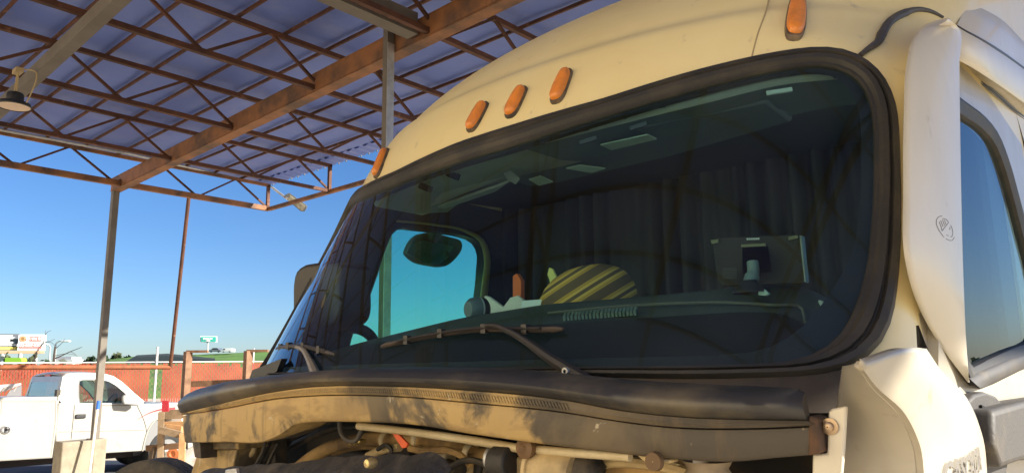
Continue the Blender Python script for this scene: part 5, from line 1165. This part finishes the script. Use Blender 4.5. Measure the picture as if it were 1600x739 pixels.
for k, (x, ytop, d, mi, w) in enumerate(((-12, 553, 90, 0, 16), (15, 555, 95, 1, 14), (38, 553, 88, 0, 17), (53, 555, 92, 1, 13), (70, 558, 90, 0, 14), (98, 560, 98, 2, 13), (118, 562, 100, 1, 12), (140, 559, 105, 0, 12), (158, 556.5, 112, 0, 14), (180, 553.5, 118, 1, 8), (198, 556, 118, 0, 10))):
    base = at(x, 572, d); top = at(x, ytop, d); gz = 0 if x < 130 else base[2]
    T_ = thing('distant_tree', (base[0], base[1], gz), None, 'tree', 'trees along the far horizon')
    T_['label'] = ('dark bushy tree', 'olive tree', 'greyish thin tree')[mi] + ' on the skyline ' + ('left of the lime panel', 'behind the lime panel', 'under the white billboard', 'right under the white billboard corner', 'left of the street lamps', 'right of the street lamps', 'behind the bare branches', 'just left of the canopy post', 'just right of the canopy post', 'standing alone on the embankment crest', 'by the far embankment road')[k]
    rz = (top[2]-gz)/2*.95; rx = w/FPX*d*.5
    b = MB(); b.tube([(base[0], base[1], gz-.3), (base[0], base[1], gz+rz)], [.22, .1], 6); b.build('trunk', BARK, T_)
    crown((base[0], base[1], gz+rz*1.05), rx, rz, 40+k, 300, .042*d*.13).build('crown', LEAF[mi], T_, fixn=False)
# white building bits far left of the post
b = MB(); q = at(106, 562, 130); b.box((q[0], q[1], q[2]/2), (4.2, 4, q[2]), rz=YAW); FB = b.build('far_building', mat('far_wall', (.72, .70, .68), .7)); tag(FB, 'small white building far beyond the fence, right of the street lamps', 'building')
b = MB(); b.box((q[0], q[1], q[2]+.25), (3.0, 3, .5), rz=YAW); o = b.build('roof', mat('far_roof', (.35, .35, .38), .7), FB)
# highway sign
DS = 118.0
HS = thing('highway_sign', tuple(at(324.5, 550, DS)), 'green highway guide sign with white lettering on a single white post', 'road sign')
TEAL = mat('sign_teal', (.004, .20, .16), .5)
bb(313.2, 525.0, 338.6, 534.6, DS, 'sign_border', mat('border_white', (.45, .52, .52), .5), HS, .25); bb(314.4, 525.9, 337.2, 533.6, DS-.15, 'sign_panel', TEAL, HS, .1)
words('Central Ave', 325.8, 528.6, 2.6, WHT, HS, DS-.2); words('EXIT ONLY', 325.5, 531.7, 1.9, WHT, HS, DS-.2) if False else None
words('1 MILE', 325.8, 531.9, 2.0, WHT, HS, DS-.2)
b = MB(); b.tube([at(324.5, 551, DS+.4), at(325, 534, DS+.4)], .13, 8); b.build('post', WHT, HS, smooth=True)
# cars on the embankment road
def far_car(x0, x1, yb, yt, d, col, lb, kind):
    A_ = at(x0, yb, d); B_ = at(x1, yb, d); T_ = thing('far_car', tuple((A_+B_)/2), lb, kind, 'vehicles on the embankment road')
    Ln = np.linalg.norm(B_-A_); H_ = (yb-yt)/FPX*d; u_ = (B_-A_)/Ln; w_ = np.array([-u_[1], u_[0], 0]); z_ = np.array([0, 0, 1.0])
    prof = [(0, .18), (0, .52), (.05, .58), (.20, .64), (.32, .95), (.42, 1), (.70, 1), (.86, .62), (.98, .55), (1, .45), (1, .18)] if kind == 'car' else [(0, .15), (0, .55), (.10, .62), (.22, 1), (1, 1), (1, .15)]
    b_ = MB(); b_.poly([A_+u_*Ln*p[0]+z_*H_*p[1] for p in prof], w_*1.7); b_.build('body', mat('far_paint', col, .3, coat=.4), T_, bevel=.05)
    gp = [(.24, .66), (.34, .92), (.70, .92), (.80, .64)] if kind == 'car' else [(.12, .64), (.22, .93), (.38, .93), (.38, .62)]
    b_ = MB(); b_.poly([A_+u_*Ln*p[0]+z_*H_*p[1]-w_*.02 for p in gp], w_*.03); b_.build('window', mat('far_window', (.03, .035, .04), .1), T_)
    for t in (.2, .8):
        b_ = MB(); b_.lathe([(H_*.2, -.02), (H_*.2, .2), (.001, .2)], A_+u_*Ln*t+z_*H_*.18, w_, 14); b_.build('wheel', TYR, T_)
far_car(325.5, 345, 550.2, 543.2, 117, (.16, .18, .20), 'dark silver car on the embankment road, right of the green sign', 'car')
far_car(345.5, 361.5, 550.2, 544.2, 116, (.78, .77, .74), 'white van on the embankment road behind the dark car', 'van')
far_car(407, 418, 548.6, 546.6, 119, (.35, .2, .2), 'low dark red car roof just over the embankment crest', 'car')
far_car(396, 405, 549.0, 546.8, 119, (.62, .62, .62), 'small pale car over the embankment crest beside the steel frame', 'car')
# utility pole and hedge out on the driver side: they show in the door glass
b = MB(); 
q = np.array([26.0, 37.0, 0]); b.cyl(q, q+np.array([0, 0, 5.2]), .09, 10); tag(b.build('utility_pole', mat('pole_wood', (.12, .09, .07), .9)), 'thin dark utility pole mirrored in the driver door glass', 'pole')
crown((40, 70, 1.0), 34, 1.9, 91, 2600, .9).build('hedge', LEAF[0], fixn=False)
tag(COL.objects['hedge'], 'low dark hedge mirrored along the foot of the driver window', 'hedge')

# unseen tan building added behind the camera to bounce sunlight onto the truck's front
WH = thing('bounce_building', (-8, -14, 0), 'added unseen tan building that bounces sun onto the front of the truck', 'building')
WT = mat('bounce_wall_tan', (.80, .68, .47), .9, noise=(.74, .62, .42), scale=.5, bump=.2, bscale=20)
a_, c_ = np.array([-19.0, -5.0, 0]), np.array([8.0, -17.0, 0]); u_ = (c_-a_)/np.linalg.norm(c_-a_); n_ = np.array([-u_[1], u_[0], 0])
if np.dot(n_, np.array([0, 0, 0])-a_) < 0: n_ = -n_
b = MB(); b.poly([a_, c_, c_+[0, 0, 10.0], a_+[0, 0, 10.0]], -n_*12.0); b.build('wall', WT, WH)
b = MB(); b.poly([a_-u_*.3+n_*.3+[0, 0, 10.0], c_+u_*.3+n_*.3+[0, 0, 10.0], c_+u_*.3-n_*12.3+[0, 0, 10.0], a_-u_*.3-n_*12.3+[0, 0, 10.0]], (0, 0, .3)); b.build('roof', GALV, WH)
for t in (.3, .7):
    q = a_+(c_-a_)*t+n_*.02; b = MB(); b.box(q+np.array([0, 0, 2.0]), (4.2, .08, 4.0), ax=[u_, n_, (0, 0, 1)]); b.build('roller_door', mat('roller_grey', (.5, .48, .44), .6, bump=.1), WH)
